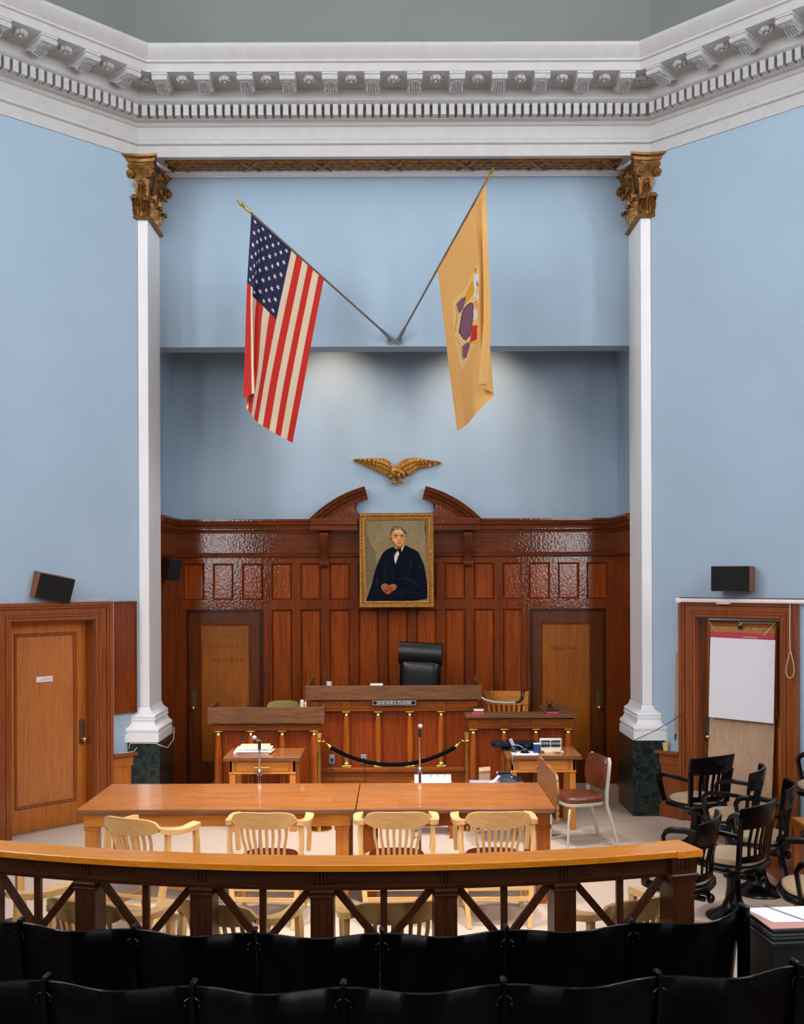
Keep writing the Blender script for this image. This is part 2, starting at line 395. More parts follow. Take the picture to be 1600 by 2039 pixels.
def tag(o, label=None, cat=None, group=None, kind=None):
    if label: o['label'] = label
    if cat: o['category'] = cat
    if group: o['group'] = group
    if kind: o['kind'] = kind
    return o
def thing(name, label, cat, loc=(0, 0, 0), rz=0.0, group=None):
    o = bpy.data.objects.new(name, None); COL.objects.link(o); o.empty_display_size = 0.1
    o.location = loc; o.rotation_euler = (0, 0, rz)
    return tag(o, label, cat, group)
def structure(name, loc=(0, 0, 0), rz=0.0):
    o = bpy.data.objects.new(name, None); COL.objects.link(o); o.location = loc; o.rotation_euler = (0, 0, rz)
    o.empty_display_size = 0.1; o['kind'] = 'structure'; return o
def struct(o): o['kind'] = 'structure'; return o
def kids(o): return [c for c in bpy.data.objects if c.parent == o]
def copy_tree(o, parent=None):
    c = o.copy(); COL.objects.link(c); c.parent = parent
    for ch in kids(o): copy_tree(ch, c)
    return c
def text_mesh(name, s, size, mat, parent, loc, rot, align='CENTER', ext=0.001, label=None, sx=1.0, spacing=1.0):
    cu = bpy.data.curves.new(name, 'FONT'); cu.body = s; cu.size = size; cu.align_x = align; cu.align_y = 'CENTER'; cu.extrude = ext
    cu.space_character = spacing; cu.resolution_u = 3
    t = bpy.data.objects.new(name+'_tmp', cu); COL.objects.link(t)
    dg = bpy.context.evaluated_depsgraph_get(); me = bpy.data.meshes.new_from_object(t.evaluated_get(dg))
    bpy.data.objects.remove(t)
    mtx = Matrix.Translation(loc) @ Euler(rot).to_matrix().to_4x4() @ Matrix.Diagonal((sx, 1, 1, 1))
    if parent is not None: mtx = wm(parent).inverted() @ mtx
    me.transform(mtx); me.materials.clear(); me.materials.append(M[mat])
    o = bpy.data.objects.new(name, me); COL.objects.link(o); o.parent = parent
    if label: o['label'] = label
    return o
def X(px, D): return (px-PX)*D/F
def Z(py, D): return HC+(PY-py)*D/F
# ------------------------------------------------------------------ the room shell
U = math.sqrt(0.5)
CX, CY = 2.758, 11.225                    # where the splayed walls meet the opening (half width, depth)
SX = 6.65; SY = CY-(SX-CX)                # end of the splayed walls
RY = -7.0                                 # rear wall
TOPZ = 12.0
b = MB(); b.box(-SX, SX, RY, 13.2, -0.1, 0.0); struct(b.obj('floor', 'carpet'))
# raised gallery floor behind the bar rail (curved edge), and one more step
RC = (-0.21, 5.10+5.84); RR = 5.84        # centre and radius of the curved rail
def arc_y(x, r): return RC[1]-math.sqrt(r*r-(x-RC[0])**2)
xs = [-4.6+i*0.23 for i in range(41)]
b = MB(); b.prism([(x, arc_y(x, RR-0.13)) for x in xs]+[(4.6, RY), (-4.6, RY)], 'XY', 0.001, 0.20)
struct(b.obj('floor', 'raildX'))
b = MB(); b.prism([(x, arc_y(x, RR+1.02)) for x in xs]+[(4.5, RY), (-4.5, RY)], 'XY', 0.201, 0.28)
struct(b.obj('floor', 'raildX'))
# splayed walls (front face on the line |X| + Y = CX + CY), with the door openings left out
DU0, DU1, DH = 0.521, 1.43, 2.13          # door opening along the wall, height
def wall_m(side):
    """local frame on the splayed wall: x along the wall away from the opening, y into the wall, z up"""
    if side < 0: return Matrix(((-U, -U, 0, -CX), (-U, U, 0, CY), (0, 0, 1, 0), (0, 0, 0, 1)))
    return Matrix(((U, U, 0, CX), (-U, U, 0, CY), (0, 0, 1, 0), (0, 0, 0, 1)))
L = (SX-CX)/U
for side, nm in ((-1, 'wall_left'), (1, 'wall_right')):
    b = MB(); b.m = wall_m(side)
    b.box(-0.0, DU0, 0, 0.3, 0, 7.07); b.box(DU1, L, 0, 0.3, 0, 7.07); b.box(DU0, DU1, 0, 0.3, DH, 7.07)
    b.box(DU0-0.05, DU1+0.05, 0.3, 0.35, 0, DH+0.1)
    struct(b.obj(nm, 'blue'))
# side and rear walls with their windows
def side_wall(side, nm, wins):
    b = MB(); y = SY+0.15
    x0, x1 = side*SX, side*(SX+0.3)
    for (c, wd, z0, z1) in sorted(wins, reverse=True):
        b.box(x0, x1, c+wd/2, y, 0, TOPZ); b.box(x0, x1, c-wd/2, c+wd/2, 0, z0); b.box(x0, x1, c-wd/2, c+wd/2, z1, TOPZ); y = c-wd/2
    b.box(x0, x1, RY, y, 0, TOPZ)
    struct(b.obj(nm, 'dimwall'))
WN = [0]
def window(m, wd, z0, z1, em):
    WN[0] += 1
    st = structure('window_%d' % WN[0])
    g = MB(); g.m = m; g.box(-wd/2, wd/2, 0.12, 0.14, z0, z1); g.obj('pane', em, st)
    f = MB(); f.m = m
    t = 0.07
    for x in (-wd/2, wd/2-t, -t/2): f.box(x, x+t, 0.04, 0.119, z0, z1)
    n = 4
    for i in range(n+1):
        z = z0+(z1-z0-t)*i/n; f.box(-wd/2, wd/2, 0.05, 0.118, z, z+t)
    f.obj('window_frame', 'white', st)
SW = [(5.3, 1.7, 4.6, 10.6), (1.6, 1.7, 4.6, 10.6), (-2.6, 1.7, 4.6, 10.6)]
EM_S = emis('daylit_side_pane', (0.93, 0.96, 1.0, 1), SIDE_WIN); EM_R = emis('daylit_rear_pane', (0.95, 0.97, 1.0, 1), REAR_WIN)
EM_O = emis('daylit_rear_outer_pane', (0.95, 0.97, 1.0, 1), REAR_OUT)
EM_T = emis('laylight_pane', (0.92, 0.96, 1.0, 1), SKYLIGHT)
side_wall(-1, 'wall_left_side', SW); side_wall(1, 'wall_right_side', SW)
for side in (-1, 1):
    for c, wd, z0, z1 in SW:
        m = Matrix(((0, side, 0, side*SX), (1, 0, 0, c), (0, 0, 1, 0), (0, 0, 0, 1)))
        window(m, wd, z0, z1, EM_S)
b = MB(); RWN = [(-5.55, 1.3), (0.0, 1.8), (5.55, 1.3)]; RZ = {-5.55: 2.0, 0.0: 4.6, 5.55: 2.0}; x = -SX
for c, wd in RWN:
    b.box(x, c-wd/2, RY-0.3, RY, 0, TOPZ); b.box(c-wd/2, c+wd/2, RY-0.3, RY, 0, RZ[c]); b.box(c-wd/2, c+wd/2, RY-0.3, RY, 8.6, TOPZ); x = c+wd/2
b.box(x, SX, RY-0.3, RY, 0, TOPZ); struct(b.obj('wall_rear', 'dimwall'))
for c, wd in RWN:
    window(Matrix(((1, 0, 0, c), (0, -1, 0, RY), (0, 0, 1, 0), (0, 0, 0, 1))), wd, RZ[c], 8.6, EM_R if c == 0 else EM_O)
# ceiling with a laylight
b = MB(); lx, ly0, ly1 = 2.8, 0.2, 6.4
b.box(-SX-0.3, -lx, RY-0.3, 12.4, TOPZ, TOPZ+0.2); b.box(lx, SX+0.3, RY-0.3, 12.4, TOPZ, TOPZ+0.2)
b.box(-lx, lx, RY-0.3, ly0, TOPZ, TOPZ+0.2); b.box(-lx, lx, ly1, 12.4, TOPZ, TOPZ+0.2)
struct(b.obj('ceiling', 'dimwall'))
st = structure('window_%d' % (WN[0]+1))
g = MB(); g.box(-lx, lx, ly0, ly1, TOPZ+0.14, TOPZ+0.18); g.obj('pane', EM_T, st)
f = MB()
for i in range(7): xx = -lx+(2*lx-0.06)*i/6; f.box(xx, xx+0.06, ly0, ly1, TOPZ+0.02, TOPZ+0.13)
for i in range(7): yy = ly0+(ly1-ly0-0.06)*i/6; f.box(-lx, lx, yy, yy+0.06, TOPZ+0.03, TOPZ+0.12)
f.obj('window_frame', 'white', st)
# attic wall above the cornice (grey green)
path = [(-SX, SY), (-CX, CY), (CX, CY), (SX, SY)]
b = MB(); b.sweep(path, [(0.0, 7.9), (0.0, TOPZ), (-0.3, TOPZ), (-0.3, 7.9)]); struct(b.obj('wall_attic', 'grey'))
# opening: wall above the alcove, alcove walls, ceiling, back wall
HZ = 5.16
b = MB(); b.box(-3.3, 3.3, 11.80, 12.08, HZ, 7.6); struct(b.obj('wall_upper', 'blue'))
BW, BD = 2.75, 12.95
b = MB(); b.box(-3.2, 3.2, BD, BD+0.2, 0, 6.6); struct(b.obj('wall_back', 'blue'))
for side, nm in ((-1, 'wall_alcove_left'), (1, 'wall_alcove_right')):
    b = MB(); b.box(side*BW, side*(BW+0.25), 11.78, BD, 0, 6.4)
    b.box(side*(CX+0.002), side*(BW+0.3), 11.5, 11.78, 0, 7.0)
    struct(b.obj(nm, 'blue'))
b = MB(); b.box(-BW-0.2, BW+0.2, 12.08, BD, 6.4, 6.6); struct(b.obj('ceiling', 'blue'))
# low platform the judge's bench stands on
b = MB(); b.box(-2.16, 1.95, 11.62, 12.72, 0.001, 0.17, 0.01); b.box(-0.95, 0.95, 11.72, 12.72, 0.17, 0.45, 0.01)
struct(b.obj('floor', 'tdarkX'))
# jury platform
b = MB(); b.prism([(3.19, 5.4), (3.19, 10.74), (6.6, 7.36), (6.6, 5.4)], 'XY', 0.001, 0.18); struct(b.obj('floor', 'tdarkX'))

# ------------------------------------------------------------------ entablature and cornice
tr = structure('trim_1', (0, CY, 7.07))
prof = [(0.015, 7.07), (0.015, 7.19), (0.045, 7.20), (0.055, 7.235), (0.02, 7.255), (0.0, 7.26), (0.0, 7.395), (0.02, 7.40), (0.045, 7.425),
        (0.11, 7.43), (0.11, 7.545), (0.21, 7.55), (0.24, 7.565), (0.20, 7.59), (0.20, 7.71), (0.575, 7.715), (0.575, 7.80), (0.60, 7.805), (0.605, 7.825),
        (0.63, 7.85), (0.665, 7.885), (0.685, 7.92), (0.685, 7.955), (0.0, 8.0), (-0.25, 8.0), (-0.25, 7.07)]
b = MB(); b.sweep([(-SX, SY), (-CX, CY), (CX, CY), (SX, SY)], prof); b.obj('cornice', 'plaster', tr, smooth=28)
# the beam over the opening: soffit frame with a sunk panel
sf = MB()
sf.box(-CX, CX, CY+0.002, 11.28, 7.071, 7.4); sf.box(-CX, CX, 11.58, 11.80, 7.071, 7.4)
sf.box(-CX, -2.47, 11.28, 11.58, 7.071, 7.4); sf.box(2.47, CX, 11.28, 11.58, 7.071, 7.4)
sf.box(-2.47, 2.47, 11.28, 11.58, 7.15, 7.4)
for yy in (11.63, 11.69, 11.75): sf.cyl((-2.62, yy, 7.071), (2.62, yy, 7.071), 0.011, 6)
for s in (-1, 1):
    sf.tube([(s*2.60, 11.29, 7.07), (s*2.56, 11.42, 7.065), (s*2.49, 11.53, 7.065), (s*2.40, 11.62, 7.07)], 0.02, 8)
sf.obj('soffit_panel', 'white', tr, smooth=28)
def leaf_blob(mb, c, l, wd, h, ang):
    rot = Matrix.Rotation(ang, 3, 'Z'); mb.sphere(c, (l, wd, h), 8, rot=rot)
ga = MB()
for k in range(4):
    for i in range(44):
        xx = -2.42+4.84*(i+0.5*(k % 2))/44
        leaf_blob(ga, (xx, 11.325+0.07*k, 7.066-0.008*math.sin(math.pi*(k+0.5)/4)), 0.072, 0.034, 0.018, R(random.uniform(-9, 9)))
for i in range(7):
    xx = -2.36+4.72*i/6
    for s in (-1, 1): ga.tube([(xx-s*0.09, 11.31, 7.052), (xx, 11.43, 7.035), (xx+s*0.09, 11.56, 7.052)], 1.0, flat=(0.035, 0.014), up=(0, 0, 1))
ga.box(-2.469, 2.469, 11.281, 11.579, 7.064, 7.08)
ga.obj('laurel_garland', 'gold', tr, smooth=60)
# modillions, rosettes, dentils: built once, then copied along the three faces
def place(o, base, side, t):
    c = o if base is None else o.copy()
    if base is not None: COL.objects.link(c)
    if side == 0: p = Vector((t, CY, 7.07)); rz = 0
    else: p = Vector((side*(CX+t*U), CY-t*U, 7.07)); rz = R(-45*side)
    c.parent = tr; c.location = p - tr.location; c.rotation_euler = (0, 0, rz)
    return c
md = MB()
pf = [(-0.19, 7.715), (-0.56, 7.715), (-0.56, 7.675), (-0.545, 7.645), (-0.50, 7.632), (-0.46, 7.642), (-0.40, 7.63), (-0.35, 7.622), (-0.31, 7.628), (-0.28, 7.65), (-0.19, 7.67)]
md.prism([(p, z) for p, z in pf], 'YZ', -0.066, 0.066)
md.box(-0.082, 0.082, -0.574, -0.19, 7.692, 7.7145, 0.004)
for s in (-1, 1):
    md.cyl((s*0.04, -0.548, 7.664), (s*0.078, -0.548, 7.664), 0.027, 12); md.cyl((s*0.05, -0.31, 7.648), (s*0.074, -0.31, 7.648), 0.022, 12)
md.cyl((-0.05, -0.557, 7.652), (0.05, -0.557, 7.652), 0.014, 8)
for k in range(-2, 3):                       # acanthus leaf on the underside
    md.tube([(k*0.014, -0.53, 7.634), (k*0.022, -0.46, 7.640), (k*0.026, -0.39, 7.625), (k*0.027, -0.32, 7.618)], [0.006, 0.010, 0.012, 0.009], 6)
    for j in range(3): md.tube([(k*0.020, -0.50+0.06*j, 7.634), (k*0.026+0.012*(1 if k > 0 else -1), -0.47+0.06*j, 7.625)], [0.008, 0.003], 5)
for k in (-1, 0, 1): md.sphere((k*0.034, -0.315, 7.618), (0.018, 0.018, 0.014), 8)
mod = md.obj('modillion', 'plaster', tr, world=False, smooth=40)
for v in mod.data.vertices: v.co.z -= 7.07
ro = MB()
for k in range(7):
    a = 2*math.pi*k/7; ro.sphere((0.045*math.cos(a), -0.44+0.045*math.sin(a), 7.694), (0.029, 0.029, 0.024), 8)
ro.sphere((0, -0.44, 7.682), (0.020, 0.020, 0.022), 8); ro.lathe([(0.062, 7.704), (0.062, 7.714)], 16, (0, -0.44, 0))
ros = ro.obj('rosette', 'plaster', tr, world=False, smooth=60)
for v in ros.data.vertices: v.co.z -= 7.07
de = MB(); de.box(-0.0285, 0.0285, -0.205, -0.10, 7.435, 7.5495, 0.002)
den = de.obj('dentil', 'plaster', tr, world=False)
for v in den.data.vertices: v.co.z -= 7.07
first = {'m': True, 'r': True, 'd': True}
def put(o, key, side, t):
    if first[key]: first[key] = False; place(o, None, side, t)
    else: place(o, o, side, t)
for i in range(12): put(mod, 'm', 0, -2.389+0.4344*i)
for i in range(11): put(ros, 'r', 0, -2.172+0.4344*i)
for s in (-1, 1):
    for k in range(10): put(mod, 'm', s, 0.375+0.453*k)
    for k in range(10): put(ros, 'r', s, 0.15+0.453*k)
nd_ = 61
for i in range(nd_): put(den, 'd', 0, -2.63+5.26*i/(nd_-1))
for s in (-1, 1):
    for k in range(19): put(den, 'd', s, 0.135+0.0872*k)

for s in (-1, 1):          # the rest of the dentils, beyond the first hundred
    q = MB()
    for k in range(19, 56):
        t = 0.135+0.0872*k; q.m = Matrix.Translation((s*(CX+t*U), CY-t*U, 0)) @ Matrix.Rotation(R(-45*s), 4, 'Z'); q.box(-0.0285, 0.0285, -0.205, -0.10, 7.435, 7.5495)
    tag(q.obj('dentil_run', 'plaster', tr), kind='stuff')

# ------------------------------------------------------------------ pilasters with gilt capitals
def acanthus(mb, base, out, along, W, H, reach):
    """leaf rising from base; out = outward unit, along = sideways unit"""
    out = Vector(out); al = Vector(along); base = Vector(base)
    def fn(u, v):
        uu = u*2-1
        lob = 1+0.16*math.cos(v*math.pi*9)
        wd = W*(0.75+0.35*math.sin(math.pi*v))*(1-v**4*0.75)*lob
        o = 0.012+reach*(v**3)+0.016*math.cos(uu*math.pi*2.5)-0.02*uu*uu
        zz = H*v
        if v > 0.78: k = (v-0.78)/0.22; zz = H*0.78+H*0.17*math.sin(k*math.pi*0.8); o = reach*0.48+0.012+reach*0.85*k-0.02*uu*uu
        return base + al*uu*wd + out*o + Vector((0, 0, zz))
    mb.grid(fn, 10, 16)
    def fn2(u, v): return fn(u, v) - out*0.012
    mb.grid(fn2, 10, 16)
    for k in (-1, 0, 1): mb.sphere(base+al*(k*W*0.3)+out*(reach*1.15)+Vector((0, 0, H*0.86-0.01*abs(k))), (W*0.22+0.004, W*0.22+0.004, 0.020), 8)
def volute(mb, c, out, along, r0):
    c = Vector(c); out = Vector(out); al = Vector(along); pts = []; rr = []
    for i in range(34):
        a = i/33*math.pi*4.4; r = r0*(1-i/36.0)
        pts.append(c + al*math.cos(a)*r + Vector((0, 0, math.sin(a)*r)) + out*(0.02+0.03*i/33)); rr.append(0.013*(1-i/60))
    mb.tube(pts, rr, 6)
    mb.cyl(c-out*0.02, c+out*0.03, r0*0.8, 14); mb.sphere(c+out*0.05, 0.014, 8)
def pilaster(side, label):
    s = side
    root = thing('pilaster', label, 'pilaster', (s*2.7, 11.5, 0))
    m = Matrix.Scale(-1, 4, (1, 0, 0)) if s < 0 else Matrix.Identity(4)
    class PB(MB):
        def obj(self, *k_, **kw):
            for v in self.v:
                e = abs(v.x)+v.y-(CX+CY-0.003)
                if e > 0 and v.y < 11.3: v.y -= e/2; v.x -= math.copysign(e/2, v.x)
                if v.y > 11.76 and abs(v.x) > 2.746: v.x = math.copysign(2.746, v.x)
                if v.y > 11.797 and v.z > 5: v.y = 11.797
                if v.z > 7.0685: v.z = 7.0685
            return MB.obj(self, *k_, **kw)
    def nb(): q = PB(); q.m = m; return q
    X0, X1, Y0, Y1 = 2.647, 2.757, CY, 11.799
    # marble pedestal
    q = nb(); q.prism([(2.517, 11.12), (2.855, 11.12), (2.752, 11.224), (2.752, 11.82), (2.517, 11.82)], 'XY', 0.0, 0.807); q.obj('marble_pedestal', 'marble', root)
    # moulded base: stacked offset rings
    q = nb()
    def ring(o, z, xo=0.0): return [(X0-o, Y0-o, z), (X1+o-0.002, Y0-o, z), (X1-0.002, Y0, z), (X1-0.002, Y1+0.0*o, z), (X0-o, Y1+0.9*o*0, z)]
    pr = [(0.125, 0.808), (0.125, 0.895), (0.105, 0.90), (0.118, 0.915), (0.124, 0.935), (0.118, 0.955), (0.095, 0.972), (0.082, 0.985), (0.072, 1.01), (0.07, 1.03),
          (0.08, 1.035), (0.08, 1.045), (0.066, 1.05), (0.072, 1.062), (0.075, 1.075), (0.070, 1.09), (0.055, 1.10), (0.045, 1.105), (0.035, 1.11), (0.02, 1.13), (0.008, 1.16), (0.001, 1.17)]
    q.loft([ring(o, z) for o, z in pr]); q.obj('moulded_base', 'white', root, smooth=50)
    q = nb(); q.box(X0, X1, Y0, Y1, 1.171, 6.40, 0.003); q.obj('shaft', 'white', root)
    # capital
    q = nb()
    q.loft([ring(o, z) for o, z in [(0.0, 6.401), (0.035, 6.405), (0.042, 6.42), (0.035, 6.44), (0.004, 6.445), (0.006, 6.6), (0.02, 6.78), (0.05, 6.90), (0.07, 6.93)]])
    # abacus with concave faces
    def aba(o, z):
        pts = []; 
        cx, cy, ex, ey = X0-o, Y0-o, X1+o-0.01, Y1-0.001
        n = 8
        for i in range(n+1):                           # inner side, from back to front
            t = i/n; pts.append((cx+0.07*math.sin(math.pi*t)*(1 if 0 < i < n else 0), ey+(cy-ey)*t, z))
        for i in range(1, n+1):
            t = i/n; pts.append((cx+(ex-cx)*t, cy+0.03*math.sin(math.pi*t), z))
        pts.append((X1-0.002, Y0, z)); pts.append((X1-0.002, ey, z)); return pts[::-1]
    q.loft([aba(o, z) for o, z in [(0.07, 6.92), (0.085, 6.93), (0.095, 6.955), (0.085, 6.965), (0.085, 6.995), (0.10, 7.0), (0.105, 7.03), (0.135, 7.045), (0.14, 7.069)]])
    q.obj('capital', 'gold', root, smooth=40)
    q = nb()
    O1, A1 = (-1, 0, 0), (0, 1, 0); O2, A2 = (0, -1, 0), (1, 0, 0)
    for k, yy in enumerate((11.30, 11.51, 11.72)): acanthus(q, (X0, yy, 6.445), O1, A1, 0.072, 0.21, 0.07)
    for k, yy in enumerate((11.405, 11.615)): acanthus(q, (X0-0.002, yy, 6.47), O1, A1, 0.072, 0.34, 0.09)
    acanthus(q, (X0+0.01, Y0, 6.445), O2, A2, 0.045, 0.20, 0.05); acanthus(q, (X0+0.13, Y0, 6.445), O2, A2, 0.06, 0.22, 0.06)
    acanthus(q, (X0+0.06, Y0-0.003, 6.50), O2, A2, 0.055, 0.32, 0.07)
    for yy in (11.25, 11.75): q.tube([(X0-0.01, 11.5+(yy-11.5)*0.5, 6.66), (X0-0.05, 11.5+(yy-11.5)*0.8, 6.78), (X0-0.09, yy, 6.88)], [0.012, 0.016, 0.02], 8)
    volute(q, (X0-0.10, Y0+0.06, 6.865), O1, A1, 0.055); volute(q, (X0-0.10, Y1-0.07, 6.865), O1, A1, 0.055)
    volute(q, (X0-0.03, Y0-0.085, 6.865), O2, (-1, 0, 0), 0.06); volute(q, (X0+0.17, Y0-0.05, 6.865), O2, A2, 0.045)
    for k in range(6): q.sphere((X0-0.13, 11.47+0.016*k, 6.99+0.01*math.sin(k)), (0.02, 0.02, 0.03), 8)
    q.tube([(X0+0.06, Y0-0.05, 6.47), (X0+0.06, Y0-0.012, 6.74)], 1.0, flat=(0.012, 0.012))
    q.obj('acanthus_leaves', 'gold', root, smooth=50)
pilaster(-1, 'white square pilaster with gilt acanthus capital, joining the wall with the angled black loudspeaker')
pilaster(1, 'white square pilaster with gilt acanthus capital, nearest the flip chart')

# ------------------------------------------------------------------ alcove panelling
PD = 12.87
def px2(x): return (x-PX)*PD/F
def pz(y): return HC+(PY-y)*PD/F
wp = structure('trim_2', (0, PD, 0))
fr = MB(); zt, zb = pz(1103), 0.0
pan_up = (pz(1193), pz(1121)); pan_lo = (0.45, pz(1214))
cen = [541+57.5*i for i in range(9)]
cenP = [(px2(c), px2(c+39.5)) for c in cen]
dl = [(px2(a), px2(c)) for a, c in ((366, 406), (424, 464), (482, 523))]; dr = [(px2(a), px2(c)) for a, c in ((1053, 1094), (1111, 1152), (1168, 1208))]
op = [(px2(370), px2(522)), (px2(1055), px2(1206))]; oz = 2.16
W2 = 2.70
y0, y1 = PD, 12.949
def rows(cells, za, zc, xa, xb):
    """stiles between the cells"""
    x = xa
    for a, c in cells: fr.box(x, a, y0, y1, za, zc, 0.003); x = c
    fr.box(x, xb, y0, y1, za, zc, 0.003)
fr.box(-W2, W2, y0, y1, pan_up[1], zt)                       # top rail
rows(dl+cenP+dr, pan_up[0], pan_up[1], -W2, W2)
fr.box(-W2, W2, y0, y1, oz, pan_up[0])                       # middle rail (door head)
rows(cenP, pan_lo[0], oz, op[0][1], op[1][0])
fr.box(op[0][1], op[1][0], y0, y1, 0, pan_lo[0])
fr.box(-W2, op[0][0], y0, y1, 0, oz); fr.box(op[1][1], W2, y0, y1, 0, oz)
for xx in (px2(529), px2(1043)): fr.box(xx-0.035, xx+0.035, y0-0.012, y0, 0, zt, 0.004)   # shallow pilaster strips
fr.obj('panel_frame', 'mahog', wp)
def raised(a, c, z0, z1):
    q = MB(); e = 0.022; d = PD+0.022
    q.loft([[(a, y1-0.01, z0), (c, y1-0.01, z0), (c, y1-0.01, z1), (a, y1-0.01, z1)],
            [(a, d, z0), (c, d, z0), (c, d, z1), (a, d, z1)],
            [(a+0.008, d-0.014, z0+0.008), (c-0.008, d-0.014, z0+0.008), (c-0.008, d-0.014, z1-0.008), (a+0.008, d-0.014, z1-0.008)],
            [(a+e, d+0.006, z0+e), (c-e, d+0.006, z0+e), (c-e, d+0.006, z1-e), (a+e, d+0.006, z1-e)]], cap=True)
    return q.obj('raised_panel', 'panelw', wp)
for a, c in dl+cenP+dr: raised(a, c, *pan_up)
for a, c in cenP: raised(a, c, pan_lo[0], oz-0.001)
fz = MB(); fz.box(-W2, W2, PD-0.004, y1, zt, 3.115); fz.sweep([(-W2, 11.81), (-W2, PD-0.004), (W2, PD-0.004), (W2, 11.81)], [(0, 2.80), (0.03, 2.81), (0.035, 2.84), (0.02, 2.855), (0.0, 2.86)])
fz.obj('frieze', 'mahogX', wp)
cn = MB(); cn.sweep([(-W2, 11.81), (-W2, PD), (W2, PD), (W2, 11.81)],
                    [(0.0, 3.10), (0.02, 3.105), (0.03, 3.13), (0.05, 3.14), (0.05, 3.18), (0.055, 3.19), (0.075, 3.20), (0.085, 3.235), (0.095, 3.245), (0.095, 3.27), (-0.04, 3.272), (-0.04, 3.10)])
cn.obj('wainscot_cornice', 'mahogX', wp, smooth=28)
# side panelling of the alcove
for s in (-1, 1):
    q = MB(); x0, x1 = s*W2, s*(BW-0.001)
    q.box(x0, x1, 11.825, PD-0.001, zt-0.04, 3.10)
    ys = [11.83, 11.93, 12.20, 12.30, 12.57, 12.68, PD-0.001]
    for a, c in ((11.825, 11.93), (12.20, 12.30), (12.57, PD-0.001)): q.box(x0, x1, a, c, 0, zt-0.04, 0.003)
    for a, c in ((11.93, 12.20), (12.30, 12.57)):
        q.box(x0, x1, a, c, pan_up[1], zt-0.04); q.box(x0, x1, a, c, oz, pan_up[0]); q.box(x0, x1, a, c, 0, 0.3)
        q.box(s*(W2+0.015), x1, a+0.02, c-0.02, 0.3, oz); q.box(s*(W2+0.015), x1, a+0.02, c-0.02, pan_up[0], pan_up[1])
        q.box(s*(W2+0.03), x1, a, c, 0.3, oz); q.box(s*(W2+0.03), x1, a, c, pan_up[0], pan_up[1])
    q.obj('side_panelling', 'mahog', wp)
# carved consoles carrying the pediment
for xx in (px2(645.5), px2(931)):
    q = MB()
    prf = [(PD, 3.10), (PD-0.13, 3.10), (PD-0.135, 3.06), (PD-0.125, 3.02), (PD-0.10, 2.95), (PD-0.08, 2.88), (PD-0.075, 2.82), (PD-0.09, 2.77), (PD-0.095, 2.73), (PD-0.08, 2.70), (PD-0.05, 2.68), (PD, 2.69)]
    q.prism(prf, 'YZ', xx-0.048, xx+0.048)
    for k in (-1, 0, 1): q.tube([(xx+k*0.026, PD-0.135, 3.07), (xx+k*0.026, PD-0.104, 2.96), (xx+k*0.026, PD-0.08, 2.84), (xx+k*0.024, PD-0.095, 2.74)], [0.012, 0.012, 0.011, 0.01], 6)
    q.cyl((xx-0.055, PD-0.06, 2.725), (xx+0.055, PD-0.06, 2.725), 0.043, 14); q.cyl((xx-0.058, PD-0.09, 3.07), (xx+0.058, PD-0.09, 3.07), 0.03, 12)
    q.obj('carved_bracket', 'mahogX', wp, smooth=40)
# broken segmental pediment
for s in (-1, 1):
    q = MB(); cz = 2.255; Ro = 1.455
    a0, a1 = math.asin(1.05/Ro), math.asin(0.372/Ro); n = 20
    prof = [(0.0, -0.15), (0.0, -0.05), (0.02, -0.045), (0.05, -0.04), (0.06, 0.02), (0.03, 0.03), (0.03, 0.07)]   # (radial in, depth)
    prof = [(-0.155, 0.0), (-0.155, -0.05), (-0.10, -0.055), (-0.09, -0.09), (-0.055, -0.095), (-0.045, -0.15), (-0.03, -0.155), (-0.012, -0.17), (0.0, -0.172), (0.0, 0.05)]
    rings = []
    for i in range(n+1):
        a = a0+(a1-a0)*i/n
        rings.append([(s*(Ro+r)*math.sin(a)*(-1), PD+d, cz+(Ro+r)*math.cos(a)) for r, d in prof])
    if s < 0: rings = [[(-x, y, z) for x, y, z in rg] for rg in [[(x_, y_, z_) for x_, y_, z_ in r0] for r0 in rings]]; rings = [[(abs(x), y, z) for x, y, z in rg] for rg in rings]
    else: rings = [[(-abs(x), y, z) for x, y, z in rg] for rg in rings]
    q.loft(rings)
    q.obj('pediment_moulding', 'mahogX', wp, smooth=28)
    t = MB(); sg = -1 if s > 0 else 1
    def pp(x): return sg*abs(px2(x))
    poly = [(pp(632), 3.272)]
    for i in range(8):
        xx = 640+(700-640)*i/7; r = Ro-0.14; X_ = abs(px2(xx)); poly.append((pp(xx), cz+math.sqrt(r*r-X_*X_)))
    poly += [(pp(711), pz(998)), (pp(708.5), pz(1006)), (pp(709), pz(1015)), (pp(713), pz(1025)), (pp(720), 3.272)]
    t.prism(poly, 'XZ', PD-0.045, PD+0.07)
    ins = [(pp(675), pz(1026)), (pp(676), pz(1019)), (pp(699), pz(1012)), (pp(706), pz(1020)), (pp(706), pz(1026))]
    t.prism(ins, 'XZ', PD-0.055, PD-0.044)
    t.obj('tympanum', 'mahog', wp)
    cb = MB(); xa, xb = sorted((pp(619), pp(714)))
    cb.box(xa, xb, PD-0.17, PD-0.04, 3.125, 3.19, 0.004); cb.box(xa+0.01*(sg < 0), xb-0.01*(sg > 0), PD-0.185, PD-0.04, 3.19, 3.271, 0.01)
    cb.obj('pediment_base', 'mahogX', wp)

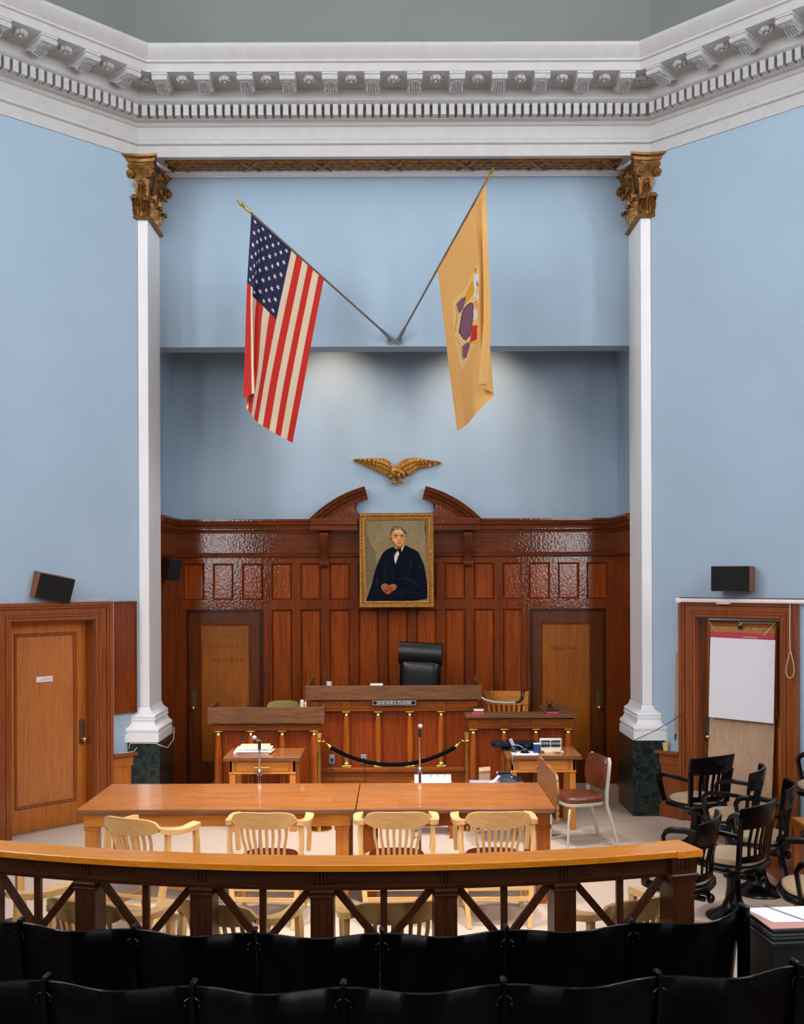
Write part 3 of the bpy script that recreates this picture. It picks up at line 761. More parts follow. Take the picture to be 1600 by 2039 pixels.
# ------------------------------------------------------------------ doors
DN = [0]
def lockset(st, m, x, zc, yf, knobz):
    q = MB(); q.m = m; q.box(x-0.033, x+0.033, yf-0.008, yf-0.0005, zc-0.13, zc+0.13, 0.003); q.box(x-0.02, x+0.02, yf-0.011, yf-0.008, zc+0.02, zc+0.09, 0.002)
    q.obj('lock_plate', 'brassd', st)
    q = MB(); q.m = m; q.cyl((x, yf-0.009, knobz), (x, yf-0.045, knobz), 0.012, 10); q.sphere((x, yf-0.065, knobz), (0.03, 0.026, 0.03), 14)
    q.obj('knob', 'brass', st, smooth=60)
def court_door(side):
    DN[0] += 1; m = wall_m(side); st = structure('door_%d' % DN[0])
    u0, u1 = DU0, DU1; rc = 0.17
    d = MB(); d.m = m
    pu0, pu1, pz0, pz1 = 0.635, 1.313, 0.235, 2.0
    for a, c, e, g in ((u0+0.002, pu0, 0.004, DH-0.002), (pu1, u1-0.002, 0.004, DH-0.002), (pu0, pu1, 0.004, pz0), (pu0, pu1, pz1, DH-0.002)): d.box(a, c, rc, rc+0.045, e, g)
    d.obj('door_leaf', 'oakframe', st)
    d = MB(); d.m = m; d.box(pu0, pu1, rc+0.016, rc+0.04, pz0, pz1); d.obj('door_field', 'oakdoor' if side < 0 else 'oakframe', st)
    d = MB(); d.m = m; w_ = 0.032
    for a, c, e, g in ((pu0, pu0+w_, pz0, pz1), (pu1-w_, pu1, pz0, pz1)): d.box(a, c, rc-0.006, rc+0.018, e, g, 0.008)
    for e, g in ((pz0, pz0+w_), (pz1-w_, pz1)): d.box(pu0+w_, pu1-w_, rc-0.006, rc+0.018, e, g, 0.008)
    d.obj('door_moulding', 'casing', st)
    lockset(st, m, u0+0.06, 0.95, rc, 0.875)
    # casing with stepped mouldings; jamb lining
    d = MB(); d.m = m; cw = 0.18; top = 2.315
    def frame_ring(o0, o1, t0, y):      # u-shaped band between two offsets from the opening
        d.box(u0-o1, u0-o0, -y, 0.0, 0, DH+o1, 0.004); d.box(u1+o0, u1+o1, -y, 0.0, 0, DH+o1, 0.004); d.box(u0-o0, u1+o0, -y, 0.0, DH+o0, DH+o1, 0.004)
    frame_ring(0.0, 0.035, 0, 0.03); frame_ring(0.035, 0.06, 0, 0.04); frame_ring(0.06, 0.12, 0, 0.03); frame_ring(0.12, 0.145, 0, 0.05); frame_ring(0.145, 0.182, 0, 0.062)
    d.box(u0-0.0, u0+0.012, 0.0, rc, 0, DH); d.box(u1-0.012, u1, 0.0, rc, 0, DH); d.box(u0, u1, 0, rc, DH-0.012, DH)
    d.obj('door_casing', 'casing', st)
    return st, m
st1, mL = court_door(-1)
q = MB(); q.m = mL; q.box(0.895, 1.07, 0.183, 0.1855, 1.50, 1.555); q.obj('door_label', 'paper', st1, label='blank white label')
q = MB(); q.m = mL
for k in range(3): q.box(0.91, 1.055-0.03*k, 0.1815, 0.1829, 1.515+0.012*k, 1.518+0.012*k)
q.obj('label_print', 'greyp', st1)
q = MB(); q.m = mL; q.box(DU0+0.01, DU1-0.01, 0.10, 0.165, 0.0005, 0.012); q.obj('threshold', 'chrome', st1)
st2, mR = court_door(1)
q = MB(); q.m = mR; q.box(DU0+0.013, DU0+0.03, 0.10, 0.165, 0, DH-0.02); q.box(DU0+0.03, DU1-0.02, 0.11, 0.165, DH-0.032, DH-0.013); q.obj('weather_strip', 'chrome', st2)
# short oak wainscots between casing and marble, and the dark board on the left
for side, nn in ((-1, 3), (1, 4)):
    m = wall_m(side); st = structure('trim_%d' % nn)
    q = MB(); q.m = m; q.box(0.02, 0.338, -0.03, 0, 0, 0.665); q.box(0.02, 0.338, -0.045, -0.03, 0.56, 0.665, 0.004); q.box(0.02, 0.09, -0.045, -0.03, 0.0, 0.56, 0.003); q.box(0.285, 0.338, -0.045, -0.03, 0, 0.56, 0.003); q.box(0.09, 0.285, -0.045, -0.03, 0, 0.13, 0.003)
    q.obj('dado_panel', 'oakframe' if side < 0 else 'casing', st)
    q = MB(); q.m = m; q.box(0.0, 0.338, -0.085, 0, 0.665, 0.705, 0.008); q.obj('dado_cap', 'casingX', st)
q = MB(); q.m = mL; q.box(0.045, 0.335, -0.03, -0.0005, 1.12, 2.31, 0.004)
for a, c, e, g in ((0.045, 0.065, 1.12, 2.31), (0.315, 0.335, 1.12, 2.31), (0.065, 0.315, 1.12, 1.14), (0.065, 0.315, 2.29, 2.31)): q.box(a, c, -0.045, -0.03, e, g, 0.004)
tag(q.obj('notice_board', 'mahog'), 'dark varnished oak board hung between the door casing and the white pilaster', 'board')
# two doors at the back of the alcove
def back_door(i):
    DN[0] += 1; st = structure('door_%d' % DN[0])
    a, c = op[i]; yf = 12.915
    l0, l1 = a+0.03, c-0.035
    p0, p1 = (px2(396), px2(497)) if i == 0 else (px2(1076), px2(1177)); z0, z1 = 0.27, pz(1241)
    q = MB()
    for e, g, h, k in ((l0, p0, 0.004, oz-0.03), (p1, l1, 0.004, oz-0.03), (p0, p1, 0.004, z0), (p0, p1, z1, oz-0.03)): q.box(e, g, yf, 12.949, h, k)
    q.obj('door_leaf', 'doorframe', st)
    q = MB(); q.box(p0, p1, yf+0.012, 12.948, z0, z1); q.obj('door_field', 'doordark', st)
    q = MB()
    for e, g, h, k in ((p0, p0+0.02, z0, z1), (p1-0.02, p1, z0, z1), (p0+0.02, p1-0.02, z0, z0+0.02), (p0+0.02, p1-0.02, z1-0.02, z1)): q.box(e, g, yf-0.006, yf+0.013, h, k, 0.006)
    q.obj('door_moulding', 'mahog', st)
    q = MB(); q.box(a+0.001, l0, yf-0.02, 12.9485, 0, oz-0.001); q.box(l1, c-0.001, yf-0.02, 12.9485, 0, oz-0.001); q.box(l0, l1, yf-0.02, 12.9485, oz-0.029, oz-0.001)
    q.obj('door_jamb', 'raild', st)
    xk = l0+0.055 if i == 0 else l1-0.055
    lockset(st, Matrix.Identity(4), xk, 1.02 if i else 1.05, yf, 0.94 if i else 0.95)
    return st, (p0+p1)/2, yf+0.0115
sd1, xc1, yt = back_door(0)
def dt(s, py, h, mat, px, st): text_mesh('door_lettering', s, h, mat, st, (px2(px), yt, pz(py)), (R(90), 0, 0), ext=0.0008)
dt('JUDGE', 1266, 0.066, 'doorletter2', 449, sd1); dt('DAVID B. FOLLENDER', 1286, 0.055, 'doorletter2', 448, sd1)
dt('AND', 1297, 0.05, 'doorletter2', 473, sd1); dt('P R I V A T E', 1315, 0.068, 'doorletter', 451, sd1)
sd2, xc2, yt = back_door(1)
q = MB()   # worn scribble of the erased lettering
for k in range(12):
    xx = px2(1098+1.9*k); q.tube([(xx, yt-0.0005, pz(1288+random.uniform(-1, 2))), (xx+0.012*random.uniform(-1, 1), yt-0.0005, pz(1294)), (xx+0.01, yt-0.0005, pz(1297+random.uniform(-1, 2)))], 1, flat=(0.004, 0.0015), up=(0, 1, 0))
for k in range(8):
    xx = px2(1132+2.2*k); q.tube([(xx, yt-0.0005, pz(1294)), (xx+0.012, yt-0.0005, pz(1290+2*random.random())), (xx+0.02, yt-0.0005, pz(1295))], 1, flat=(0.003, 0.0015), up=(0, 1, 0))
q.obj('door_lettering', 'doorletter', sd2)
# ------------------------------------------------------------------ the judge's bench and its side desks
def brass_col(parent, x, y, zb, zt, base=True):
    """turned oak half-column with brass capital (and base)"""
    q = MB(); h = zt-zb
    q.lathe([(0.036, zb+(0.075 if base else 0)), (0.042, zb+h*0.3), (0.043, zb+h*0.45), (0.037, zb+h*0.75), (0.028, zt-0.053)], 20, (x, y, 0))
    q.obj('column', 'column', parent, smooth=60)
    q = MB(); q.lathe([(0.027, zt-0.052), (0.033, zt-0.048), (0.026, zt-0.04), (0.026, zt-0.022), (0.036, zt-0.014), (0.04, zt-0.010)], 20, (x, y, 0)); q.box(x-0.045, x+0.045, y-0.045, y+0.045, zt-0.011, zt-0.001, 0.002)
    q.obj('brass_capital', 'brass', parent, smooth=50)
    if base:
        q = MB(); q.lathe([(0.046, zb+0.03), (0.05, zb+0.042), (0.042, zb+0.055), (0.034, zb+0.062), (0.036, zb+0.074)], 20, (x, y, 0)); q.box(x-0.055, x+0.055, y-0.05, y+0.05, zb+0.001, zb+0.03, 0.003)
        q.obj('brass_base', 'brass', parent, smooth=50)
def bench_body(root, x0, x1, yf, depth, zled, zcol, ztop, cols, zp=0.0, base=True, dl_=None, dr_=None):
    """carcass with field panels behind a row of columns, entablature above"""
    q = MB(); q.box(x0+0.02, x1-0.02, yf+0.05, yf+0.09, max(zp, 0.001), zcol); q.box(x0+0.02, x0+0.05, yf+0.09, yf+(dl_ or depth), max(zp, 0.175), zcol); q.box(x1-0.05, x1-0.02, yf+0.09, yf+(dr_ or depth), max(zp, 0.175), zcol)
    q.obj('front_panel', 'bench', root)
    q = MB(); q.box(x0, x1, yf-0.01, yf+0.10, zcol, zcol+0.035, 0.004); q.box(x0+0.01, x1-0.01, yf+0.005, yf+0.10, zcol+0.035, ztop-0.012)
    q.box(x0-0.008, x1+0.008, yf-0.018, yf+0.10, zcol+0.035, zcol+0.045, 0.002)
    for xx in cols:
        q.box(xx-0.05, xx+0.05, yf-0.012, yf+0.006, zcol+0.045, ztop-0.012, 0.003)
        for k in (-1, 0, 1): q.box(xx+k*0.028-0.006, xx+k*0.028+0.006, yf-0.018, yf-0.012, zcol+0.055, ztop-0.02, 0.002)
    q.obj('entablature', 'benchX', root)
# centre bench
cb = thing('judges_bench', 'high centre judge\'s bench with walnut laminate parapet and engraved name plate', 'bench', (-0.02, 11.4, 0))
YC = 11.36
k = YC/F
xc = [X(v, YC) for v in (625, 688, 751.5, 814.5, 877, 940)]
bench_body(cb, -0.93, 0.90, YC, 0.90, 0.50, 1.098, 1.222, xc, 0.46)
q = MB(); q.box(-0.93, 0.90, YC-0.03, YC+0.10, 0.44, 0.485, 0.006); q.box(-0.93, 0.90, YC+0.0, YC+0.09, 0.001, 0.44); q.box(-0.93, 0.90, YC-0.02, YC, 0.001, 0.10, 0.004)
q.obj('plinth', 'benchX', cb)
for xx in xc[1:5]: brass_col(cb, xx, YC+0.02, 0.485, 1.098)
q = MB(); xa, xb = X(607, YC), X(958, YC)
q.box(xa, xb, YC-0.035, YC-0.01, 1.222, 1.378, 0.003); q.obj('parapet_board', 'lam', cb)
q = MB()
q.box(xa, xa+0.022, YC-0.01, YC+0.98, 1.222, 1.378, 0.003); q.box(xb-0.022, xb, YC-0.01, YC+0.98, 1.222, 1.378, 0.003); q.obj('parapet_return', 'lamY', cb)
q = MB(); q.box(xa+0.022, xb-0.022, YC-0.01, YC+0.75, 1.2225, 1.245); q.obj('writing_surface', 'lam', cb)
q = MB(); q.box(X(740, YC), X(827, YC), YC-0.048, YC-0.019, 1.166, 1.221, 0.002); npl = q.obj('name_plate', 'sign', cb)
q = MB(); xa_, xb_ = X(740, YC), X(827, YC)
for a, c, e, g in ((xa_+.004, xb_-.004, 1.214, 1.217), (xa_+.004, xb_-.004, 1.170, 1.173), (xa_+.004, xa_+.007, 1.173, 1.214), (xb_-.007, xb_-.004, 1.173, 1.214)): q.box(a, c, YC-0.0492, YC-0.0481, e, g)
q.obj('engraved_border', 'letter', npl)
text_mesh('engraved_lettering', 'JUDGE DAVID B. FOLLENDER', 0.040, 'letter', npl, ((xa_+xb_)/2, YC-0.0485, 1.193), (R(90), 0, 0), sx=0.72)
# left desk
YS = 11.10
ld = thing('clerk_desk', 'low side desk with walnut laminate parapet, joined to the bench behind the paper stack', 'desk', (-1.39, 11.3, 0))
xl = [X(v, YS) for v in (433, 497.5, 560, 623.5)]
bench_body(ld, -1.95, -0.80, YS, 0.60, 0.2, 0.93, 1.007, xl, 0.10, dr_=0.19)
for xx in xl: brass_col(ld, xx, YS+0.02, 0.13, 0.93)
q = MB(); q.box(-1.95, -0.80, YS-0.04, YS+0.09, 0.001, 0.13, 0.005); q.obj('plinth', 'benchX', ld)
q = MB(); xa, xb = X(413, YS), X(645, YS)
q.box(xa, xb, YS-0.045, YS-0.02, 1.007, 1.182, 0.003); q.box(xb-0.024, xb, YS-0.02, YS+0.16, 1.007, 1.19, 0.003); q.box(xa, xa+0.024, YS-0.02, YS+0.55, 1.007, 1.182, 0.003); q.obj('parapet_board', 'lam', ld)
q = MB(); q.box(xa+0.024, xb-0.03, YS-0.02, YS+0.15, 1.008, 1.03); q.box(xa+0.024, -1.0, YS+0.15, YS+0.5, 1.008, 1.03); q.obj('writing_surface', 'lam', ld)
# right desk (witness stand)
rd = thing('witness_stand', 'open-topped side desk with brown counter, holding pink books', 'desk', (1.33, 11.3, 0))
xr = [X(v, YS) for v in (941, 1002.5, 1066, 1130)]
bench_body(rd, 0.77, 1.90, YS, 0.60, 0.2, 0.94, 1.055, xr, 0.10, dl_=0.19)
for xx in xr: brass_col(rd, xx, YS+0.02, 0.13, 0.94)
q = MB(); q.box(0.77, 1.90, YS-0.04, YS+0.09, 0.001, 0.13, 0.005); q.obj('plinth', 'benchX', rd)
q = MB(); q.box(X(925, YS), 1.92, YS-0.04, YS+0.205, 1.055, 1.095, 0.004); q.box(1.60, 1.92, YS+0.205, YS+0.78, 1.055, 1.095, 0.004); q.obj('counter_top', 'lam', rd)
q = MB(); q.box(1.88, 1.90, YS+0.1, YS+0.76, 0.175, 1.055); q.obj('side_panel', 'bench', rd)

# ------------------------------------------------------------------ small tables
def small_table(label, x0, x1, y0, y1, h=0.757):
    t = thing('side_table', label, 'table', ((x0+x1)/2, (y0+y1)/2, 0))
    q = MB(); q.box(x0, x1, y0, y1, h-0.04, h, 0.004); q.obj('tabletop', 'tedge', t)
    q = MB(); q.box(x0+0.005, x1-0.005, y0+0.005, y1-0.005, h, h+0.002); q.obj('top_surface', 'table', t)
    ix, iy = 0.055, 0.05; a = h-0.04
    q = MB()
    q.box(x0+ix+0.0605, x1-ix-0.0605, y0+iy+0.005, y0+iy+0.03, a-0.12, a); q.box(x0+ix, x1-ix, y1-iy-0.03, y1-iy-0.005, a-0.12, a)
    q.box(x0+ix, x0+ix+0.025, y0+iy, y1-iy, a-0.12, a); q.box(x1-ix-0.025, x1-ix, y0+iy, y1-iy, a-0.12, a)
    q.box(x0+ix-0.005, x1-ix+0.005, y0+iy-0.008, y0+iy+0.03, a-0.135, a-0.115, 0.003); q.obj('apron', 'tbase', t)
    q = MB(); q.box(x0+ix+0.075, x1-ix-0.075, y0+iy-0.006, y0+iy+0.004, a-0.11, a-0.01, 0.002); dr_ = q.obj('drawer', 'tbase', t)
    q = MB(); xm = (x0+x1)/2; q.loft([[(xm-0.08, y0+iy-0.006, a-0.075), (xm+0.08, y0+iy-0.006, a-0.075), (xm+0.07, y0+iy-0.006, a-0.05), (xm-0.07, y0+iy-0.006, a-0.05)],
        [(xm-0.08, y0+iy-0.035, a-0.07), (xm+0.08, y0+iy-0.035, a-0.07), (xm+0.075, y0+iy-0.03, a-0.06), (xm-0.075, y0+iy-0.03, a-0.06)]]); q.obj('drawer_pull', 'tbase', dr_)
    for xx in (x0+ix, x1-ix-0.06):
        for yy in (y0+iy, y1-iy-0.06):
            q = MB(); q.box(xx, xx+0.06, yy, yy+0.06, 0.0, a-0.0005, 0.003); q.obj('leg', 'tbaseZ', t)
    return t
small_table('small oak table with one drawer, under the stack of white papers', -1.73, -0.955, 10.44, 11.0)
small_table('small oak table with one drawer, under the telephone and black name plates', 1.10, 1.862, 10.47, 11.03)
# paper stack on the left one
ps = thing('paper_stack', 'uneven stack of white papers and manila folders on the small table', 'papers', (-1.45, 10.7, 0.76))
random.seed(3); z = 0.7595
for i in range(8):
    q = MB(); a = R(random.uniform(-5, 5)); t = random.uniform(0.006, 0.012); q.m = Matrix.Translation((-1.47+random.uniform(-.02, .02), 10.72+random.uniform(-.03, .03), z)) @ Matrix.Rotation(a, 4, 'Z')
    wd = 0.17 if i < 6 else 0.14; q.box(-wd, wd+0.02, -0.11, 0.11, 0, t, 0.001); z += t+0.0004
    q.obj('manila_folder' if i in (5, 7) else 'paper_sheaf', 'cream' if i in (5, 7) else 'paper', ps)
# things on the right one
q = MB(); q.box(1.09, 1.46, 10.76, 10.95, 0.7595, 0.775, 0.006); q.box(0.985, 1.46, 10.80, 10.93, 0.776, 0.85, 0.02)
ph = thing('telephone', 'long glossy blue-black desk telephone console at the back of the small table', 'telephone', (1.25, 10.86, 0.76))
q.obj('console', 'navy', ph)
q = MB(); 
for i in range(6): q.box(1.03+0.03*i, 1.05+0.03*i, 10.797, 10.803, 0.80, 0.83, 0.002)
q.obj('buttons', 'blackm', ph)
q = MB(); q.box(1.17, 1.44, 10.50, 10.74, 0.7595, 0.7605); tag(q.obj('paper_sheet', 'paper'), 'white paper sheet lying at the front of the small table by the telephone', 'paper')
hs = thing('headset', 'dark headset with curled cord and pale strap lying beside the telephone', 'headset', (1.28, 10.66, 0.761))
q = MB(); q.sphere((1.20, 10.68, 0.795), (0.045, 0.045, 0.034), 14); q.sphere((1.31, 10.64, 0.789), (0.04, 0.035, 0.028), 14); q.lathe([(0.05, 0.761), (0.05, 0.768)], 16, (1.31, 10.64, 0)); q.obj('ear_cushion', 'navy', hs, smooth=60)
q = MB(); q.tube([(1.20, 10.68, 0.83), (1.24, 10.66, 0.838), (1.28, 10.65, 0.82), (1.30, 10.64, 0.80)], 0.004, 6); q.tube([(1.22, 10.60, 0.767), (1.18, 10.50, 0.766), (1.17, 10.460, 0.766), (1.16, 10.456, 0.70), (1.175, 10.458, 0.66)], 0.003, 6); q.obj('cord', 'greym', hs)
q = MB(); q.m = Matrix.Translation((1.20, 10.70, 0.82)) @ Matrix.Rotation(R(-25), 4, 'Y'); q.box(-0.015, 0.02, -0.01, 0.005, 0, 0.08, 0.003); q.obj('headband', 'greym', hs)
q = MB(); q.box(1.40, 1.47, 10.62, 10.69, 0.7595, 0.845, 0.002); q.box(1.402, 1.468, 10.622, 10.688, 0.845, 0.848)
bx = thing('card_box', 'small navy blue card box with white lid on the small table', 'box', (1.43, 10.65, 0.76)); q.obj('box_body', 'bluebk', bx)
q = MB(); q.box(1.40, 1.47, 10.62, 10.69, 0.8485, 0.853, 0.001); q.obj('lid', 'paper', bx)
nb = thing('name_stand', 'white rimmed stand with two black name plates on the small table', 'name plate', (1.60, 10.84, 0.76))
q = MB(); q.box(1.49, 1.715, 10.835, 10.86, 0.7595, 0.875, 0.003); q.obj('stand', 'paper', nb)
for a, c, s_ in ((1.503, 1.596, 'STEVEN'), (1.606, 1.703, 'LITHAUER')):
    q = MB(); q.box(a, c, 10.826, 10.8345, 0.79, 0.855, 0.001); p_ = q.obj('black_plate', 'blackm', nb)
    text_mesh('engraved_lettering', s_, 0.036, 'letter', p_, ((a+c)/2, 10.8255, 0.824), (R(90), 0, 0), sx=0.62 if len(s_) > 6 else 0.72)
nt_ = thing('notepad_pair', 'two cream notepads lying askew in front of the name plates', 'notepad', (1.58, 10.68, 0.76))
for i, (a, xx) in enumerate(((8, 1.60), (-14, 1.585))):
    q = MB(); q.m = Matrix.Translation((xx, 10.70, 0.7595+0.0125*i)) @ Matrix.Rotation(R(a), 4, 'Z'); q.box(-0.10, 0.10, -0.065, 0.065, 0, 0.012, 0.001); q.obj('notepad', 'cream', nt_)
# things on the benches
bk = [((0.80, 0.935), 0.028, 'pink', 'pink cloth book, lower of the pair beside the witness chair', 0), ((0.825, 0.93), 0.03, 'cream', 'thick cream-edged book lying on a pink book', 0)]
z = 1.096
for (a, c), h, mt, lb, _ in bk:
    t = thing('book', lb, 'book', ((a+c)/2, 11.13, z)); q = MB(); q.box(a, c, 11.07, 11.18, z, z+h, 0.003); q.obj('pages', mt, t)
    q = MB(); q.box(a-0.003, c+0.003, 11.067, 11.185, z+h, z+h+0.004, 0.001); q.obj('cover', 'blackm', t); z += h+0.0045
t = thing('book', 'pink-edged book with black cover lying alone at the end of the counter', 'book', (1.66, 11.15, 1.096)); q = MB(); q.box(1.60, 1.73, 11.09, 11.22, 1.096, 1.122, 0.003); q.obj('pages', 'pink', t)
q = MB(); q.box(1.597, 1.733, 11.087, 11.223, 1.1225, 1.1265, 0.001); q.obj('cover', 'blackm', t)
t = thing('brass_capped_stand', 'small dark stem with a wide brass cap standing on the witness counter', 'ornament', (1.70, 11.55, 1.096))  # unidentified dark pedestal with a brass cap, not a lamp
q = MB(); q.lathe([(0.04, 1.096), (0.035, 1.105), (0.018, 1.115), (0.018, 1.15)], 16, (1.70, 11.55, 0)); q.obj('stem', 'blackm', t); q = MB(); q.lathe([(0.03, 1.150), (0.036, 1.155), (0.036, 1.178), (0.03, 1.182)], 20, (1.70, 11.55, 0)); q.obj('cap', 'brassd', t)
t = thing('tumbler', 'short clear glass tumbler standing on the judge\'s bench', 'glass', (X(654, 11.45), 11.45, 1.246))
q = MB(); xx = X(654, 11.45); q.lathe([(0.026, 1.2455), (0.03, 1.38), (0.032, 1.415)], 16, (xx, 11.45, 0)); q.obj('glass_body', 'glassy', t)
q = MB(); q.box(X(736, 11.42), X(761, 11.42), 11.40, 11.50, 1.2455, 1.386, 0.002); tag(q.obj('paper_block', 'paper'), 'block of white paper just showing over the bench parapet', 'paper')
q = MB(); q.grid(lambda u, v: (0.76+0.10*u, 11.40+0.2*v, 1.30+0.13*(1-u)**2+0.01*v), 10, 4); q.grid(lambda u, v: (0.76+0.10*u, 11.40+0.2*v, 1.295+0.13*(1-u)**2+0.01*v), 10, 4); q.box(0.76, 0.86, 11.40, 11.6, 1.2455, 1.295)
tag(q.obj('violet_booklet', 'violet'), 'violet booklet with a curling cover at the bench corner', 'booklet')
t = thing('bottle', 'small cream plastic bottle on the clerk desk parapet', 'bottle', (X(600, 11.2), 11.2, 1.031))
xx = X(600, 11.2); q = MB(); q.lathe([(0.019, 1.0305), (0.02, 1.04), (0.02, 1.235), (0.010, 1.245)], 16, (xx, 11.2, 0)); q.obj('bottle_body', 'bottle', t); q = MB(); q.lathe([(0.007, 1.2455), (0.006, 1.262)], 10, (xx, 11.2, 0)); q.obj('nozzle', 'blackm', t)
t = thing('figurine', 'tiny pale figurine beside the cream bottle', 'figurine', (X(607, 11.2), 11.2, 1.031))
xx = X(607, 11.2); q = MB(); q.lathe([(0.012, 1.0305), (0.016, 1.10), (0.01, 1.19), (0.014, 1.205), (0.006, 1.22)], 12, (xx, 11.2, 0)); q.obj('figure_body', 'cream', t, smooth=60); q = MB(); q.sphere((xx, 11.2, 1.23), 0.009, 8); q.obj('top_knob', 'brass', t)
# chairs behind the bench
def bench_chair():
    t = thing('high_back_chair', 'tall black leather swivel armchair behind the judge\'s bench', 'chair', (0.30, 12.28, 0.45))
    def q_(m): 
        b_ = MB(); b_.m = Matrix.Translation((0.225, 12.30, 0)) @ Matrix.Rotation(R(-12), 4, 'Z') @ Matrix.Rotation(R(2.5), 4, 'Y'); return b_
    def pad(b_, x0, x1, y, z0, z1, th, r=0.06, n=10):
        def fn(u, v):
            a = u*2-1; c = v*2-1
            return ((x0+x1)/2 + (x1-x0)/2*math.copysign(abs(a)**0.9, a), y - th*(max(0, 1-a**6))**0.5*(max(0, 1-c**6))**0.5, z0+(z1-z0)*v)
        b_.grid(fn, 16, 16)
    q = q_(0); q.box(-0.24, 0.24, -0.02, 0.08, 0.95, 1.72, 0.05); pad(q, -0.245, 0.245, 0.0, 0.93, 1.60, 0.07)
    q.obj('backrest', 'blacklea', t, smooth=60)
    q = q_(0); pts = []
    q.loft([[( sx_*w_, 0.0+0.075*math.cos(a), 1.655+0.135*math.sin(a)) for a in [2*math.pi*i/14 for i in range(14)]] for sx_, w_ in ((-1, 0.255), (-1, 0.25), (-1, 0.0), (1, 0.25), (1, 0.255))])
    q.obj('headrest_roll', 'blacklea', t, smooth=60)
    q = q_(0); q.box(-0.25, 0.25, -0.48, 0.0, 0.85, 0.95, 0.04); q.obj('seat', 'blacklea', t)
    for s_ in (-1, 1):
        q = q_(0); q.tube([(s_*0.27, -0.02, 1.15), (s_*0.28, -0.25, 1.16), (s_*0.27, -0.40, 1.10), (s_*0.26, -0.40, 0.92)], 0.02, 8); q.obj('armrest', 'blacklea', t)
    q = MB(); q.cyl((0.225, 12.25, 0.50), (0.225, 12.25, 0.85), 0.03); 
    for k_ in range(5): a = 2*math.pi*k_/5+0.3; q.tube([(0.225, 12.25, 0.53), (0.225+0.26*math.cos(a), 12.25+0.26*math.sin(a), 0.475)], 0.02, 8)
    q.obj('swivel_base', 'chrome', t)
bench_chair()
t = thing('olive_chair', 'olive green upholstered chair behind the clerk desk', 'chair', (X(563, 11.9), 11.9, 0.17))
xx = X(563, 11.9); q = MB()
q.prism([(xx-0.185, 0.75), (xx+0.185, 0.75), (xx+0.185, 1.10), (xx+0.16, 1.135), (xx+0.08, 1.152), (xx-0.08, 1.152), (xx-0.16, 1.135), (xx-0.185, 1.10)], 'XZ', 11.88, 11.93); q.obj('backrest', 'olive', t)
q = MB(); q.box(xx-0.22, xx+0.22, 11.93, 12.35, 0.60, 0.67, 0.03); q.obj('seat', 'olive', t)
for s_ in (-1, 1):
    for yy in (11.95, 12.32):
        q = MB(); q.cyl((xx+s_*0.2, yy, 0.17), (xx+s_*0.18, yy, 0.62), 0.014, 8); q.obj('leg', 'chrome', t)
    q = MB(); q.tube([(xx+s_*0.19, 11.90, 0.62), (xx+s_*0.19, 11.905, 1.0)], 0.012, 6); q.obj('back_post', 'chrome', t)
# gooseneck microphone at the witness chair
t = thing('gooseneck_microphone', 'black gooseneck microphone on a pale bent tube in front of the witness chair', 'microphone', (0.93, 11.35, 1.25))
q = MB(); q.tube([(0.925, 11.34, 1.25), (0.96, 11.3, 1.225), (1.06, 11.25, 1.205), (1.18, 11.22, 1.20), (1.28, 11.20, 1.207)], 0.010, 8); q.obj('gooseneck', 'greym', t)
q = MB(); q.tube([(1.28, 11.20, 1.207), (1.32, 11.2, 1.212), (1.345, 11.2, 1.235), (1.355, 11.2, 1.27), (1.36, 11.2, 1.335)], [0.012, 0.014, 0.018, 0.019, 0.021], 10); q.obj('microphone_head', 'blackm', t, smooth=60)
q = MB(); q.cyl((1.357, 11.182, 1.27), (1.36, 11.180, 1.32), 0.009, 8); q.obj('silver_grille', 'chrome', t)

# ------------------------------------------------------------------ portrait, eagle, flags
pf_ = thing('framed_portrait', 'gilt framed oil portrait of a robed man with folded hands', 'painting', (0.01, 12.70, 2.17))
PYD = 12.66
def cxp(x): return X(x, PYD)
def czp(y): return Z(y, PYD)
fx0, fx1, fz0, fz1 = cxp(714.5), cxp(864), czp(1210.5), czp(1021.5)
q = MB(); t_ = 0.095
def frame_prof(q, x0, x1, z0, z1, prof):
    rings = []
    for (sx_, sz_) in ((-1, -1), (1, -1), (1, 1), (-1, 1)):
        rings.append([((x0+i_ if sx_ < 0 else x1-i_), y_, (z0+i_ if sz_ < 0 else z1-i_)) for i_, y_ in prof])
    n = len(prof); vs = [p for r_ in rings for p in r_]
    fs = [(a*n+j, ((a+1) % 4)*n+j, ((a+1) % 4)*n+(j+1) % n, a*n+(j+1) % n) for a in range(4) for j in range(n)]
    q.add(vs, fs)
frame_prof(q, fx0, fx1, fz0, fz1, [(0.0, PYD+0.045), (0.0, PYD-0.01), (0.012, PYD-0.028), (0.03, PYD-0.024), (0.05, PYD-0.008), (0.056, PYD-0.012), (0.064, PYD-0.012), (0.068, PYD+0.0), (0.082, PYD+0.004), (0.084, PYD+0.012), (0.084, PYD+0.045)])
random.seed(5)
def orn(q, x, z, horiz):
    a = random.uniform(-0.5, 0.5); rot = Matrix.Rotation(a+(0 if horiz else math.pi/2), 3, 'Y')
    q.sphere((x, PYD-0.018, z), (0.03, 0.012, 0.011), 8, rot=rot); q.sphere((x+random.uniform(-.015, .015), PYD-0.02, z+random.uniform(-.015, .015)), 0.010, 6)
n = 22
for i in range(n):
    xx = fx0+0.03+(fx1-fx0-0.06)*i/(n-1); orn(q, xx, fz0+0.03, True); orn(q, xx, fz1-0.03, True)
n = 28
for i in range(n):
    zz = fz0+0.03+(fz1-fz0-0.06)*i/(n-1); orn(q, fx0+0.03, zz, False); orn(q, fx1-0.03, zz, False)
q.box(-0.30, 0.30, PYD+0.045, 12.774, fz1-0.30, fz1-0.26)
q.obj('gilt_frame', 'gold_b', pf_, smooth=50)
